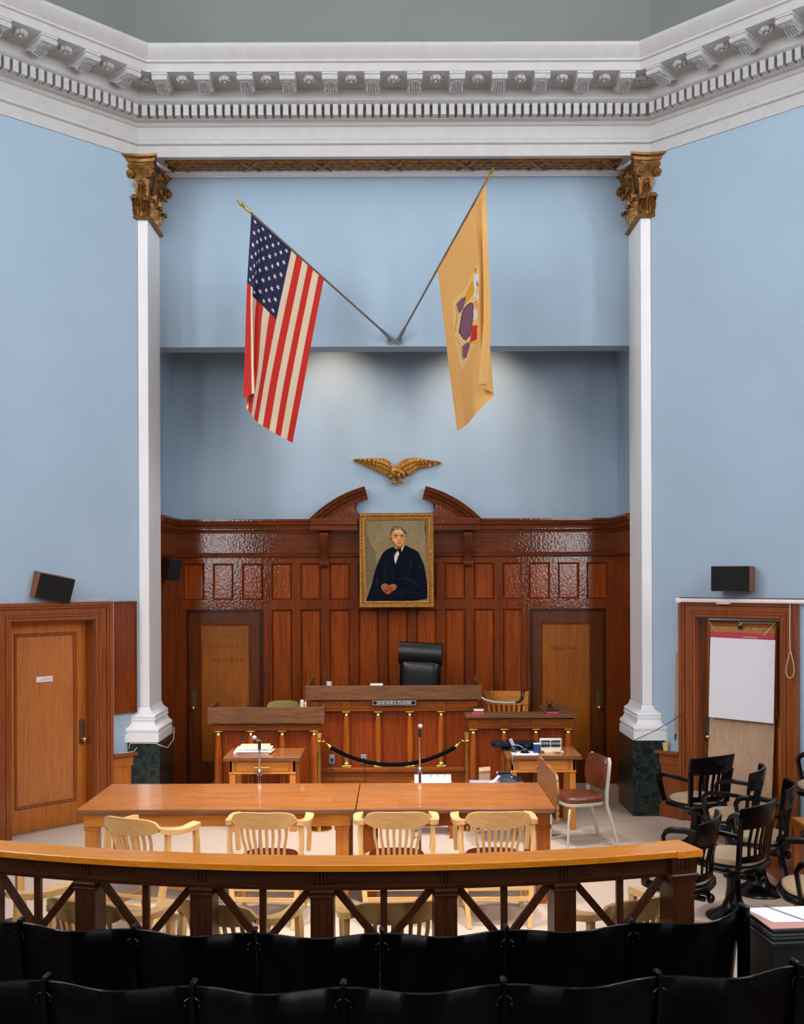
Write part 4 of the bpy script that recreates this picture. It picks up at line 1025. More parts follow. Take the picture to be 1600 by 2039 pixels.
# the painting: canvas with flat painted shapes
def pt(a, c, k=0): return (cxp(730+a/11.325), PYD+0.018-0.0006*k, czp(1030+c/11.325))
cv = MB(); mats = ['p_bg', 'p_bgl', 'p_bgd', 'p_robe', 'p_fold', 'p_skin', 'p_skinl', 'p_skind', 'p_hair', 'p_hairl', 'p_hand', 'p_handd', 'p_shirt', 'p_tie', 'p_eye', 'p_foldd']
MI = {n_: i for i, n_ in enumerate(mats)}
x0_, x1_, z0_, z1_ = fx0+0.08, fx1-0.08, fz0+0.08, fz1-0.08
cv.box(x0_, x1_, PYD+0.018, PYD+0.04, z0_, z1_, mi=0)
def shape(pts, mat, k, sm=0):
    P = [Vector((a, c)) for a, c in pts]
    for _ in range(sm):
        Q = []
        for i in range(len(P)): a, b_ = P[i], P[(i+1) % len(P)]; Q += [a*0.75+b_*0.25, a*0.25+b_*0.75]
        P = Q
    bm = bmesh.new(); V = [bm.verts.new(pt(min(max(p.x, -20), 1385), min(max(p.y, 10), 1890), k)) for p in P]
    f = bm.faces.new(V); bmesh.ops.triangulate(bm, faces=[f]); cv._bm(bm, MI[mat])
shape([(-20, 300), (60, 500), (200, 800), (240, 1100), (140, 1400), (-20, 1700)], 'p_bgd', 1, 2)
shape([(1385, 60), (1290, 60), (1330, 500), (1385, 900)], 'p_bgd', 1, 2)
shape([(1300, 120), (1340, 300), (1250, 900), (1180, 640)], 'p_bgl', 1, 2)
shape([(560, 60), (1150, 80), (1180, 500), (950, 600), (900, 300), (620, 180), (420, 500), (250, 600), (200, 300)], 'p_bgl', 1, 2)
shape([(625, 655), (500, 700), (385, 770), (320, 880), (240, 1050), (180, 1220), (130, 1420), (80, 1640), (-20, 1890), (-20, 1890), (1385, 1890), (1385, 1700), (1360, 1500), (1330, 1300), (1300, 1100), (1240, 950), (1180, 810), (1120, 745), (980, 690), (850, 610), (780, 720)], 'p_robe', 2, 1)
for f_ in ([(420, 820), (440, 1100), (430, 1400), (400, 1400), (405, 1100)], [(560, 1000), (600, 1300), (590, 1480), (560, 1300)], [(1000, 900), (950, 1150), (920, 1350), (980, 1200), (1030, 950)],
           [(1150, 900), (1200, 1100), (1000, 1250), (1180, 1180), (1230, 1080)], [(720, 1400), (900, 1330), (1150, 1480), (1290, 1650), (1000, 1480), (860, 1400)], [(780, 1560), (950, 1680), (1200, 1700), (1000, 1740), (850, 1670)],
           [(200, 1300), (260, 1400), (240, 1600), (190, 1500)], [(700, 1650), (900, 1800), (700, 1760)]): shape(f_, 'p_fold', 3, 2)
for f_ in ([(330, 1000), (300, 1250), (280, 1480), (340, 1250)], [(1060, 1000), (1090, 1200), (1040, 1400), (1060, 1200)], [(640, 1100), (680, 1300), (640, 1480), (650, 1250)]): shape(f_, 'p_foldd', 3, 2)
shape([(640, 640), (690, 720), (740, 750), (845, 615), (850, 640), (790, 770), (735, 810), (645, 1060), (620, 950), (622, 880), (655, 790), (630, 680)], 'p_shirt', 4, 0)
shape([(600, 520), (610, 620), (690, 720), (780, 690), (830, 620), (840, 560)], 'p_skind', 4, 1)
shape([(545, 330), (530, 440), (545, 520), (600, 560), (620, 620), (700, 655), (780, 645), (830, 590), (852, 520), (855, 420), (838, 330), (800, 270), (690, 250), (590, 270)], 'p_skin', 5, 2)
shape([(525, 440), (550, 440), (580, 520), (560, 545), (535, 510)], 'p_skind', 6, 1)
shape([(600, 300), (700, 275), (790, 285), (815, 350), (740, 370), (640, 380)], 'p_skinl', 6, 2)
shape([(738, 400), (755, 480), (770, 510), (720, 510), (712, 480)], 'p_skinl', 6, 1)
shape([(600, 470), (680, 480), (690, 560), (640, 570), (600, 520)], 'p_skinl', 6, 2)
shape([(560, 560), (600, 520), (630, 600), (690, 640), (640, 640), (600, 610)], 'p_skind', 6, 2)
shape([(535, 420), (540, 300), (570, 240), (650, 205), (740, 208), (810, 240), (850, 320), (852, 400), (830, 320), (790, 275), (700, 265), (620, 290), (565, 330), (555, 430)], 'p_hair', 7, 1)
shape([(600, 245), (680, 225), (700, 262), (620, 280)], 'p_hairl', 8, 1); shape([(700, 215), (780, 250), (800, 280), (720, 262)], 'p_hairl', 8, 1)
for a in (655, 795):
    shape([(a-45, 405), (a+38, 395), (a+40, 412), (a-42, 422)], 'p_eye', 8, 1); shape([(a-26, 428), (a, 420), (a+26, 428), (a, 446)], 'p_eye', 8, 1)
shape([(715, 515), (745, 500), (775, 512), (745, 526)], 'p_skind', 8, 1); shape([(700, 574), (745, 562), (790, 570), (750, 586)], 'p_eye', 8, 1)
shape([(625, 690), (700, 730), (770, 690), (785, 770), (735, 820), (700, 750), (655, 810), (620, 800)], 'p_tie', 8, 0)
shape([(320, 1540), (370, 1490), (450, 1495), (500, 1540), (560, 1600), (545, 1690), (500, 1735), (430, 1740), (380, 1700), (330, 1620)], 'p_hand', 6, 2)
shape([(470, 1560), (540, 1510), (630, 1500), (680, 1550), (660, 1620), (570, 1680), (500, 1690), (470, 1640)], 'p_hand', 7, 2)
shape([(455, 1540), (475, 1560), (480, 1640), (462, 1600)], 'p_handd', 8, 0); shape([(330, 1620), (380, 1700), (430, 1740), (500, 1735), (430, 1720), (380, 1670)], 'p_handd', 7, 1)
for a in range(4): shape([(395+28*a, 1600+18*a), (408+28*a, 1598+18*a), (425+28*a, 1690), (412+28*a, 1695)], 'p_handd', 8, 1); shape([(480+16*a, 1575+26*a), (560+15*a, 1570+24*a), (562+15*a, 1582+24*a), (484+16*a, 1590+26*a)], 'p_handd', 8, 0)
cv.obj('painted_canvas', mats, pf_, smooth=None)

eg = thing('gilt_eagle', 'carved gilt eagle with outspread wings mounted over the portrait', 'wall ornament', (0.03, 12.93, 3.75))
EY = 12.92
def ep(a, c): return (X(690+a/8, EY), Z(890+c/8, EY))
def wing(name, top, bot, n):
    """wing as overlapping feathers between a leading edge and trailing tips"""
    q = MB()
    def interp(P, t):
        t *= len(P)-1; i = min(int(t), len(P)-2); f = t-i; return (P[i][0]*(1-f)+P[i+1][0]*f, P[i][1]*(1-f)+P[i+1][1]*f)
    poly = [ep(*interp(top, i/20)) for i in range(21)] + [ep(*interp(bot, 1-i/30)) for i in range(31)]
    q.prism(poly, 'XZ', EY-0.018, EY+0.025)
    for row, (f0, f1, yy, cnt) in enumerate(((0.05, 1.03, EY-0.018, n), (0.05, 0.72, EY-0.030, n), (0.03, 0.42, EY-0.042, n))):
        for i in range(cnt):
            t = (i+0.5)/cnt; a = Vector(ep(*interp(top, t))); c = Vector(ep(*interp(bot, t)))
            p0 = a.lerp(c, f0); p1 = a.lerp(c, f1); ln = (p1-p0).length; mid = (p0+p1)/2
            ang = math.atan2(p1.y-p0.y, p1.x-p0.x)
            q.sphere((mid.x, yy, mid.y), (ln/2, 0.014, 0.034*(1-0.35*t)), 10, rot=Matrix.Rotation(-ang, 3, 'Y'))
    q.tube([(ep(*interp(top, i/14))[0], EY-0.045+0.02*i/14, ep(*interp(top, i/14))[1]-0.004) for i in range(15)], [0.022*(1-0.6*i/14) for i in range(15)], 8)
    q.obj(name, 'gold_b', eg, smooth=60)
wing('wing', [(750, 340), (690, 250), (600, 200), (500, 192), (300, 190), (125, 192)], [(735, 440), (640, 460), (560, 425), (470, 380), (330, 310), (120, 215)], 13)
wing('wing', [(825, 330), (870, 250), (960, 205), (1080, 190), (1250, 205), (1510, 245)], [(925, 380), (1010, 455), (1110, 390), (1150, 345), (1290, 330), (1505, 262)], 13)
q = MB(); a, c = ep(790, 410); q.sphere((a, EY-0.04, c), (0.085, 0.055, 0.07), 16); a, c = ep(720, 470); q.sphere((a, EY-0.03, c), (0.05, 0.04, 0.035), 12, rot=Matrix.Rotation(R(-25), 3, 'Y'))
a, c = ep(830, 420); q.tube([(a-0.04, EY-0.08, c+0.03), (a, EY-0.10, c+0.02), (a+0.05, EY-0.09, c-0.01)], [0.03, 0.032, 0.022], 10); a, c = ep(905, 450); q.sphere((a, EY-0.05, c), (0.025, 0.03, 0.055), 12)
q.obj('body', 'gold_b', eg, smooth=60)
q = MB(); a, c = ep(835, 470); q.sphere((a, EY-0.10, c), (0.026, 0.03, 0.034), 12); q.tube([(a, EY-0.12, c-0.005), (a+0.004, EY-0.145, c-0.018), (a+0.002, EY-0.14, c-0.038)], [0.014, 0.011, 0.003], 8); q.obj('head', 'gold_b', eg, smooth=60)
for a_, c_ in ((762, 560), (855, 545)):
    q = MB(); a, c = ep(a_, c_); q.cyl((a, EY-0.05, c+0.06), (a, EY-0.05, c), 0.016, 8)
    for k_ in (-1, 0, 1): q.tube([(a, EY-0.05, c), (a+0.024*k_, EY-0.07, c-0.02), (a+0.026*k_, EY-0.06, c-0.04)], [0.014, 0.012, 0.004], 8)
    q.obj('talon', 'gold_b', eg, smooth=60)

def interp_tab(tab, a):
    ks = sorted(tab)
    if a <= ks[0]: return Vector(tab[ks[0]])
    for i in range(len(ks)-1):
        if a <= ks[i+1]:
            t = (a-ks[i])/(ks[i+1]-ks[i]); p1, p2 = Vector(tab[ks[i]]), Vector(tab[ks[i+1]])
            p0 = Vector(tab[ks[i-1]]) if i > 0 else p1*2-p2; p3 = Vector(tab[ks[i+2]]) if i+2 < len(ks) else p2*2-p1
            m1 = (p2-p0)*0.42; m2 = (p3-p1)*0.42
            return p1*(2*t**3-3*t*t+1)+m1*(t**3-2*t*t+t)+p2*(-2*t**3+3*t*t)+m2*(t**3-t*t)
    return Vector(tab[ks[-1]])
def cloth_fn(rows, pole0, pole_s0, pole_s1, P0, Vv):
    """rows: list of (b, {a: (px, py, depth offset)}); depth follows the pole at a"""
    def fn(a, b_):
        s_ = pole_s0+(pole_s1-pole_s0)*a; Dp = P0[1]+Vv[1]*s_
        k_ = {i: interp_tab(rw, a) for i, (bb, rw) in enumerate(rows)}
        tab = {rows[i][0]: k_[i] for i in k_}
        v = interp_tab(tab, b_)
        D = Dp + v.z
        return Vector((X(v.x, D), D, Z(v.y, D)))
    return fn
def flagpole(name, label, P0, Vv, tip0, gname):
    t = thing(name, label, 'flag', P0)
    P0v, V_ = Vector(P0), Vector(Vv)
    q = MB(); q.cyl(P0v+V_*0.03, P0v+V_*tip0, 0.0115, 12); q.obj('pole', 'pole', t)
    u = V_.normalized(); e = P0v+V_*tip0
    q = MB(); q.tube([e-u*0.03, e, e+u*0.01, e+u*0.03, e+u*0.045, e+u*0.06, e+u*0.075, e+u*0.10, e+u*0.17], [0.013, 0.016, 0.012, 0.019, 0.012, 0.016, 0.012, 0.021, 0.002], 10); q.obj('finial', 'brass', t, smooth=60)
    q = MB(); q.cyl((P0[0], 11.799, P0[2]-0.02), (P0[0], 11.77, P0[2]-0.02), 0.04, 16); q.tube([(P0[0], 11.785, P0[2]-0.02), P0v+V_*0.02, P0v+V_*0.07], [0.022, 0.02, 0.018], 10); q.obj('wall_bracket', 'greyp', t, smooth=50)
    return t
P0a, Va = (-0.040, 11.76, 5.24), (-1.49, -1.50, 1.01)
us = flagpole('hanging_flag', 'star-spangled red and white striped flag hanging from an angled pole', P0a, Va, 0.94, '')
# pole param from the image columns of the hoist ends
def pole_s(P0, V, px):
    lo, hi = 0.0, 1.2
    f = lambda s_: PX+F*(P0[0]+V[0]*s_)/(P0[1]+V[1]*s_)
    inc = f(1) > f(0)
    for _ in range(40):
        m_ = (lo+hi)/2
        if (f(m_) < px) == inc: lo = m_
        else: hi = m_
    return lo
def pole_xy(P0, V, s_): D = P0[1]+V[1]*s_; return (PX+F*(P0[0]+V[0]*s_)/D, PY-F*(P0[2]+V[2]*s_-HC)/D)
s0, s1 = pole_s(P0a, Va, 503), pole_s(P0a, Va, 647)
def hoist(a, P0, V, s0, s1): x_, y_ = pole_xy(P0, V, s0+(s1-s0)*a); return (x_, y_, 0.0)
AA = [0, .12, .24, .36, .538, .77, 1.0]
rows = [(0.0, {a: hoist(a, P0a, Va, s0, s1) for a in AA}),
        (0.4, dict(zip(AA, [(494, 562, .10), (505, 572, -.03), (503, 586, .05), (523, 606, -.03), (552, 635, .0), (587, 660, .02), (621, 684, 0)]))),
        (0.72, dict(zip(AA, [(489, 694, .12), (506, 705, -.05), (500, 712, .07), (513, 735, -.02), (530, 748, .02), (565, 770, -.01), (601, 790, 0)]))),
        (1.0, dict(zip(AA, [(485, 792, .12), (508, 782, -.06), (491, 806, .07), (500, 822, -.02), (514, 840, .02), (549, 862, -.01), (583, 881, 0)])))]
ffn = cloth_fn(rows, None, s0, s1, P0a, Va)
def usmi(u, v):
    if v < 0.4 and u < 7/13: return 2
    return 0 if int(u*13) % 2 == 0 else 1
q = MB(); q.grid(lambda u, v: ffn(u, v), 52, 50, mifn=usmi)
eps = 1e-3
def fnorm(fn, a, b_):
    a = min(max(a, eps), 1-eps); b_ = min(max(b_, eps), 1-eps)
    return (fn(a+eps, b_)-fn(a-eps, b_)).cross(fn(a, b_+eps)-fn(a, b_-eps)).normalized()
for r_ in range(9):
    for c_ in range(11):
        if (r_+c_) % 2: continue
        ua, vb = (7/13)*(r_+1)/10, 0.4*(c_+1)/12
        for sg in (1, -1):
            pts = [(0, 0)]
            for k_ in range(10):
                rr_ = (0.022 if k_ % 2 == 0 else 0.0088); an = math.pi*k_/5
                pts.append((ua+rr_*math.cos(an)*1.05, vb+rr_*math.sin(an)*0.62))
            pts[0] = (ua, vb); V_ = [ffn(*p)+fnorm(ffn, *p)*0.0025*sg for p in pts]
            q.add(V_, [(0, 1+i, 1+(i+1) % 10) for i in range(10)], 3)
q.obj('flag_cloth', ['red', 'fwhite', 'fblue', 'star'], us, smooth=60)
P0b, Vb = (0.050, 11.76, 5.24), (0.905, -1.45, 1.30)
nj = flagpole('hanging_flag', 'plain buff yellow flag with a coat of arms, hanging from an angled pole', P0b, Vb, 0.95, '')
s0b, s1b = pole_s(P0b, Vb, 969), pole_s(P0b, Vb, 873)
AB = [0, .10, .2, .32, .5, .75, 1.0]
rb = [(0.0, {a: hoist(a, P0b, Vb, s0b, s1b) for a in AB}),
      (0.3, dict(zip(AB, [(974, 500, .06), (963, 500, -.04), (970, 505, .07), (955, 515, -.04), (935, 545, -.02), (908, 585, 0), (883, 622, 0)]))),
      (0.65, dict(zip(AB, [(979, 640, .06), (964, 638, -.06), (974, 645, .08), (956, 655, -.05), (938, 680, -.03), (915, 710, .01), (896, 740, 0)]))),
      (1.0, dict(zip(AB, [(972, 765, .08), (954, 768, -.07), (984, 786, .09), (966, 806, .0), (944, 830, -.04), (930, 846, .02), (911, 859, 0)])))]
bfn = cloth_fn(rb, None, s0b, s1b, P0b, Vb)
EMB = []
def emb(pts, mi, k_, sm=0):
    P = [Vector((860+a/7.843, 500+c/7.843)) for a, c in pts]
    for _ in range(sm):
        Q = []
        for i in range(len(P)): a, b_ = P[i], P[(i+1) % len(P)]; Q += [a*0.75+b_*0.25, a*0.25+b_*0.75]
        P = Q
    EMB.append((k_, mi, [(p.x, p.y) for p in P]))
def inside(x_, y_, P):
    r_ = False; j = len(P)-1
    for i in range(len(P)):
        if (P[i][1] > y_) != (P[j][1] > y_) and x_ < (P[j][0]-P[i][0])*(y_-P[i][1])/(P[j][1]-P[i][1])+P[i][0]: r_ = not r_
        j = i
    return r_
emb([(745, 185), (700, 260), (600, 460), (520, 620), (380, 720), (335, 800), (340, 1050), (380, 1400), (430, 1720), (470, 1845), (540, 1780), (640, 1500), (730, 1400), (730, 800), (760, 400)], 1, 0, 1)
emb([(690, 450), (640, 470), (590, 550), (525, 700), (560, 720), (520, 850), (600, 760), (670, 650), (690, 560)], 3, 1, 1)
emb([(540, 705), (470, 750), (395, 825), (430, 990), (500, 900), (540, 780)], 2, 1, 0)
emb([(620, 800), (540, 860), (480, 960), (430, 1270), (500, 1380), (545, 1400), (620, 1310), (650, 1100), (665, 830)], 6, 1, 0)
emb([(618, 820), (550, 870), (492, 970), (446, 1265), (505, 1362), (545, 1378), (610, 1300), (640, 1100), (655, 840)], 2, 2, 0)
emb([(720, 1160), (640, 1165), (625, 1300), (600, 1440), (715, 1380)], 4, 1, 0)
emb([(715, 1385), (610, 1450), (710, 1458)], 3, 1, 0)
emb([(605, 1425), (555, 1430), (480, 1495), (500, 1700), (550, 1660), (600, 1500)], 2, 1, 0)
for i in range(4): emb([(680+8*i, 800+30*i), (712+4*i, 795+30*i), (716+3*i, 808+30*i), (684+8*i, 815+30*i)], 4, 2, 0)
emb([(680, 370), (740, 370), (750, 480), (700, 470), (720, 560), (690, 650), (745, 700), (740, 760), (690, 700), (660, 730), (680, 620), (660, 480)], 5, 2, 0)
emb([(685, 290), (705, 270), (700, 340), (685, 350)], 4, 2, 0); emb([(705, 490), (730, 500), (745, 560), (715, 545)], 2, 3, 0); emb([(665, 940), (712, 925), (715, 1050), (668, 1080)], 5, 2, 0)
for i in range(22):                       # tiny motto along the ribbon
    if i in (11, 12): continue
    t = i/21; xx = 380+14*math.sin(t*9)+105*max(0, t-0.45)*1.6; yy = 850+820*t; emb([(xx, yy), (xx+16, yy+4), (xx+16, yy+18), (xx, yy+14)], 6, 2, 0)
EMB.sort(key=lambda e: e[0])
def njmi(u, v):
    if u < 0.22 or v < 0.05 or v > 0.9: return 0
    p = bfn(u, v); x_, y_ = PX+F*p.x/p.y, PY-F*(p.z-HC)/p.y; r_ = 0
    if not (895 < x_ < 962 and 515 < y_ < 745): return 0
    for k_, mi, P in EMB:
        if inside(x_, y_, P): r_ = mi
    return r_
q = MB(); q.grid(lambda u, v: bfn(u, v), 130, 200, mifn=njmi)
q.obj('flag_cloth', ['buff', 'buffl', 'purple', 'yel', 'reds', 'star', 'fblue'], nj, smooth=60)
# ------------------------------------------------------------------ rope barrier, microphones, floor things
def post(label, x, y):
    t = thing('rope_post', label, 'stanchion', (x, y, 0))
    q = MB(); q.lathe([(0.13, 0.0), (0.13, 0.012), (0.10, 0.02), (0.03, 0.03)], 28, (x, y, 0)); q.obj('base', 'brass', t, smooth=50)
    q = MB(); q.cyl((x, y, 0.03), (x, y, 0.90), 0.023, 18); q.obj('tube', 'brass', t, smooth=60)
    q = MB(); q.lathe([(0.027, 0.885), (0.027, 0.90), (0.024, 0.903), (0.032, 0.97), (0.037, 0.975), (0.037, 0.985), (0.012, 0.992)], 20, (x, y, 0)); q.obj('cap', 'brass', t, smooth=50)
    s_ = 1 if x < 0 else -1
    q = MB(); q.tube([(x+s_*0.024, y, 0.885), (x+s_*0.045, y, 0.89), (x+s_*0.055, y, 0.90)], 0.006, 8); q.obj('eyelet', 'brass', t)
post('brass rope post with flared cap, standing by the small table with papers', -0.78, 10.6)
post('brass rope post with flared cap, standing before the paper bag', 0.72, 10.6)
rp = thing('barrier_rope', 'dark velvet rope swagged between two brass posts', 'rope', (-0.03, 10.6, 0.6))
q = MB(); pts = []
for i in range(25):
    t = i/24; xx = -0.66+1.26*t; zz = 0.655+0.175*(abs(2*t-1)**2.1); pts.append((xx, 10.58, zz))
q.tube(pts, 0.020, 12); q.obj('velvet_sleeve', 'rope', rp, smooth=60)
for (a, c) in ((pts[0], (-0.705, 10.59, 0.872)), (pts[-1], (0.645, 10.59, 0.872))):
    a = Vector(a); c = Vector(c); d_ = (a-c)
    q = MB(); q.tube([a-d_*0.02, a-d_*0.12, a-d_*0.6], [0.024, 0.024, 0.019], 12)
    k_ = 1 if c.x < 0 else -1
    q.tube([a-d_*0.6, c, c+Vector((-0.003*k_, 0, 0.012)), c+Vector((-0.004*k_, 0, 0.004))], 0.006, 8)
    q.obj('brass_hook', 'brass', rp, smooth=60)
def mic_stand(label, px, py_mic, lean):
    D = 9.32; x = X(px, D); zt = Z(py_mic, D)
    t = thing('microphone_stand', label, 'microphone stand', (x, D, 0))
    zc = Z(1537 if lean else 1534, D)
    q = MB(); q.lathe([(0.125, 0.0), (0.125, 0.012), (0.10, 0.022), (0.02, 0.035)], 24, (x, D, 0)); q.obj('base', 'blackm', t, smooth=50)
    q = MB(); q.cyl((x, D, 0.03), (x, D, zc), 0.013, 12); q.obj('lower_tube', 'chrome', t, smooth=60)
    q = MB(); q.cyl((x, D, zc), (x, D, zt-0.10), 0.009, 10); q.obj('upper_tube', 'chrome', t, smooth=60)
    q = MB(); q.lathe([(0.016, zc-0.03), (0.021, zc-0.02), (0.021, zc+0.02), (0.014, zc+0.03)], 14, (x, D, 0)); q.obj('clutch', 'chrome', t)
    h = (-0.045, -0.03, 0.035) if lean else (0.005, -0.05, 0.03)
    q = MB(); q.cyl((x, D, zt-0.12), (x, D, zt-0.045), 0.014, 10); q.obj('swivel_clip', 'blackm', t)
    q = MB(); a = Vector((x, D, zt-0.045)); hv = Vector(h); q.tube([a-hv*0.3, a+hv*0.5], [0.010, 0.016], 12); q.obj('microphone_body', 'chrome', t, smooth=60)
    q = MB(); q.sphere(a+hv*0.9, 0.021, 14); q.obj('microphone_grille', 'greym', t, smooth=60)
mic_stand('chrome microphone stand with its head tilted aside, behind the long counsel table', 515, 1464, True)
mic_stand('taller chrome microphone stand with its head facing the room, before the velvet rope', 834, 1441, False)
# ring binder on a low stool, typing shelf with adding machine, paper bag
t = thing('low_stand', 'low dark stand holding the open ring binder', 'stand', (0.36, 10.25, 0))
q = MB(); q.box(0.14, 0.56, 10.18, 10.48, 0.49, 0.515, 0.004); q.obj('top', 'tdarkX', t)
for a in (0.15, 0.52):
    for c in (10.19, 10.45): q = MB(); q.box(a, a+0.03, c, c+0.03, 0, 0.4895); q.obj('leg', 'tdark', t)
t = thing('ring_binder', 'open white three-ring binder propped behind the counsel table', 'binder', (0.36, 10.2, 0.516))
def bmx(): b_ = MB(); b_.m = Matrix.Translation((0.36, 10.27, 0.5165)) @ Matrix.Rotation(R(-38), 4, 'X'); return b_
q = bmx(); q.box(-0.18, 0.18, -0.004, 0.0, 0.0, 0.105); q.obj('cover', 'greym', t)
q = bmx(); q.box(-0.165, 0.165, -0.012, -0.0045, 0.004, 0.092); q.obj('pages', 'paper', t)
for k_ in range(3): q = bmx(); xx = -0.01+0.07*k_-0.01; q.tube([(xx, -0.013, 0.07), (xx, -0.03, 0.085), (xx, -0.02, 0.105), (xx, -0.006, 0.10)], 0.005, 8); q.obj('ring', 'chrome', t)
t = thing('typing_stand', 'low grey metal stand carrying the adding machine', 'stand', (0.98, 10.1, 0))
q = MB(); q.box(0.72, 1.235, 9.88, 10.33, 0.515, 0.545, 0.003); q.obj('shelf', 'greym', t)
for a in (0.73, 1.20):
    for c in (9.90, 10.29): q = MB(); q.box(a, a+0.022, c, c+0.022, 0, 0.5145); q.obj('leg', 'steel', t)
q = MB(); q.loft([[(0.75, 9.93, 0.5455), (0.96, 9.93, 0.5455), (0.96, 10.15, 0.5455), (0.75, 10.15, 0.5455)], [(0.735, 9.915, 0.575), (0.975, 9.915, 0.575), (0.975, 10.165, 0.575), (0.735, 10.165, 0.575)]])
tag(q.obj('letter_tray', 'greym'), 'shallow pale grey letter tray next to the adding machine', 'tray')
t = thing('adding_machine', 'blue-grey desk adding machine with black keys and a curl of paper', 'adding machine', (1.10, 9.99, 0.546))
q = MB(); q.loft([[(0.985, 9.93, 0.5455), (1.215, 9.93, 0.5455), (1.215, 10.15, 0.5455), (0.985, 10.15, 0.5455)], [(0.98, 9.925, 0.57), (1.22, 9.925, 0.565), (1.22, 10.155, 0.565), (0.98, 10.155, 0.57)], [(0.99, 9.95, 0.64), (1.10, 9.95, 0.63), (1.10, 10.13, 0.64), (0.99, 10.13, 0.65)]])
q.box(1.10, 1.215, 9.94, 10.15, 0.565, 0.60, 0.01); q.obj('casing', 'bluegrey', t)
q = MB()
q.box(1.104, 1.213, 9.955, 10.13, 0.598, 0.604)
for i in range(4):
    for j in range(4): q.box(1.105+0.027*i, 1.125+0.027*i, 9.96+0.045*j, 9.985+0.045*j, 0.60, 0.625-0.006*i+0.004*j, 0.002)
q.obj('keyboard', 'blackm', t)
q = MB(); q.cyl((0.985, 10.08, 0.665), (1.105, 10.08, 0.665), 0.014, 12); q.obj('platen', 'blackm', t); q = MB(); q.sphere((0.975, 10.08, 0.665), 0.014, 10); q.sphere((1.112, 10.08, 0.665), 0.013, 10); q.sphere((1.10, 9.95, 0.645), 0.009, 8); q.obj('platen_knob', 'chrome', t)
q = MB(); q.tube([(0.985, 10.0, 0.65), (0.955, 9.99, 0.62), (0.92, 9.98, 0.595), (0.895, 9.97, 0.583)], 1, flat=(0.055, 0.0015), up=(0, 0, 1)); q.obj('paper_tape', 'paper', t)
t = thing('paper_bag', 'folded brown paper bag standing behind the letter tray', 'bag', (0.86, 10.25, 0.546))
q = MB(); q.loft([[(0.81, 10.21, 0.5455), (0.915, 10.21, 0.5455), (0.915, 10.29, 0.5455), (0.81, 10.29, 0.5455)], [(0.812, 10.205, 0.66), (0.918, 10.205, 0.665), (0.918, 10.29, 0.665), (0.812, 10.29, 0.66)], [(0.812, 10.24, 0.68), (0.918, 10.24, 0.69), (0.918, 10.26, 0.69), (0.812, 10.26, 0.68)]]); q.obj('bag_body', 'kraft', t)
q = MB(); q.loft([[(0.808, 10.195, 0.652), (0.92, 10.195, 0.662), (0.92, 10.215, 0.685), (0.808, 10.215, 0.672)], [(0.81, 10.24, 0.684), (0.92, 10.24, 0.694), (0.92, 10.25, 0.692), (0.81, 10.25, 0.682)]]); q.obj('folded_top', 'kraft', t)
t = thing('waste_basket', 'round grey plastic waste basket under the end of the counsel table', 'basket', (1.395, 10.30, 0))
q = MB(); q.lathe([(0.115, 0.0), (0.12, 0.005), (0.15, 0.33), (0.156, 0.335), (0.156, 0.35), (0.145, 0.35), (0.14, 0.33), (0.108, 0.02)], 28, (1.395, 10.30, 0)); q.obj('bucket', 'greyp', t, smooth=50)
cc = MB(); random.seed(11)
for i in range(9):
    rr_ = 0.16+0.022*i*random.uniform(0.7, 1.1); pts = []
    ox, oy = random.uniform(-.03, .03), random.uniform(-.03, .03)
    for k_ in range(28):
        a = 2*math.pi*k_/28; pts.append((0.30+ox+rr_*math.cos(a)*1.15, 10.93+oy+rr_*math.sin(a)*0.75, 0.011+0.004*i+0.006*math.sin(3*a+i)))
    cc.tube(pts, 0.009, 7, closed=True)
tag(cc.obj('coiled_cable', 'yellow', smooth=60), 'coil of yellow extension cable on the carpet below the velvet rope', 'cable')
# wall outlets on the bench, with a plug and wire
for px_, lb in ((659, 'steel outlet plate with a black plug, by the rope post at the clerk desk'), (722, 'steel outlet plate with a black plug, beneath the middle of the velvet rope')):
    xx = X(px_, YC+0.04); t = thing('outlet_plate', lb, 'outlet', (xx, YC+0.045, 0.55))
    q = MB(); q.box(xx-0.03, xx+0.03, YC+0.04, YC+0.0495, 0.52, 0.62, 0.002); q.obj('plate', 'outlet', t)
    q = MB(); q.sphere((xx+0.003, YC+0.03, 0.565), (0.018, 0.018, 0.018), 10); q.obj('plug', 'blackm', t, smooth=60)
    q = MB(); q.tube([(xx+0.003, YC+0.02, 0.56), (xx+0.01, YC-0.02, 0.52), (xx+0.012, YC-0.045, 0.48), (xx+0.02, YC-0.05, 0.3), (xx+0.0, YC-0.05, 0.02)], 0.004, 6); q.obj('power_wire', 'wire', t)

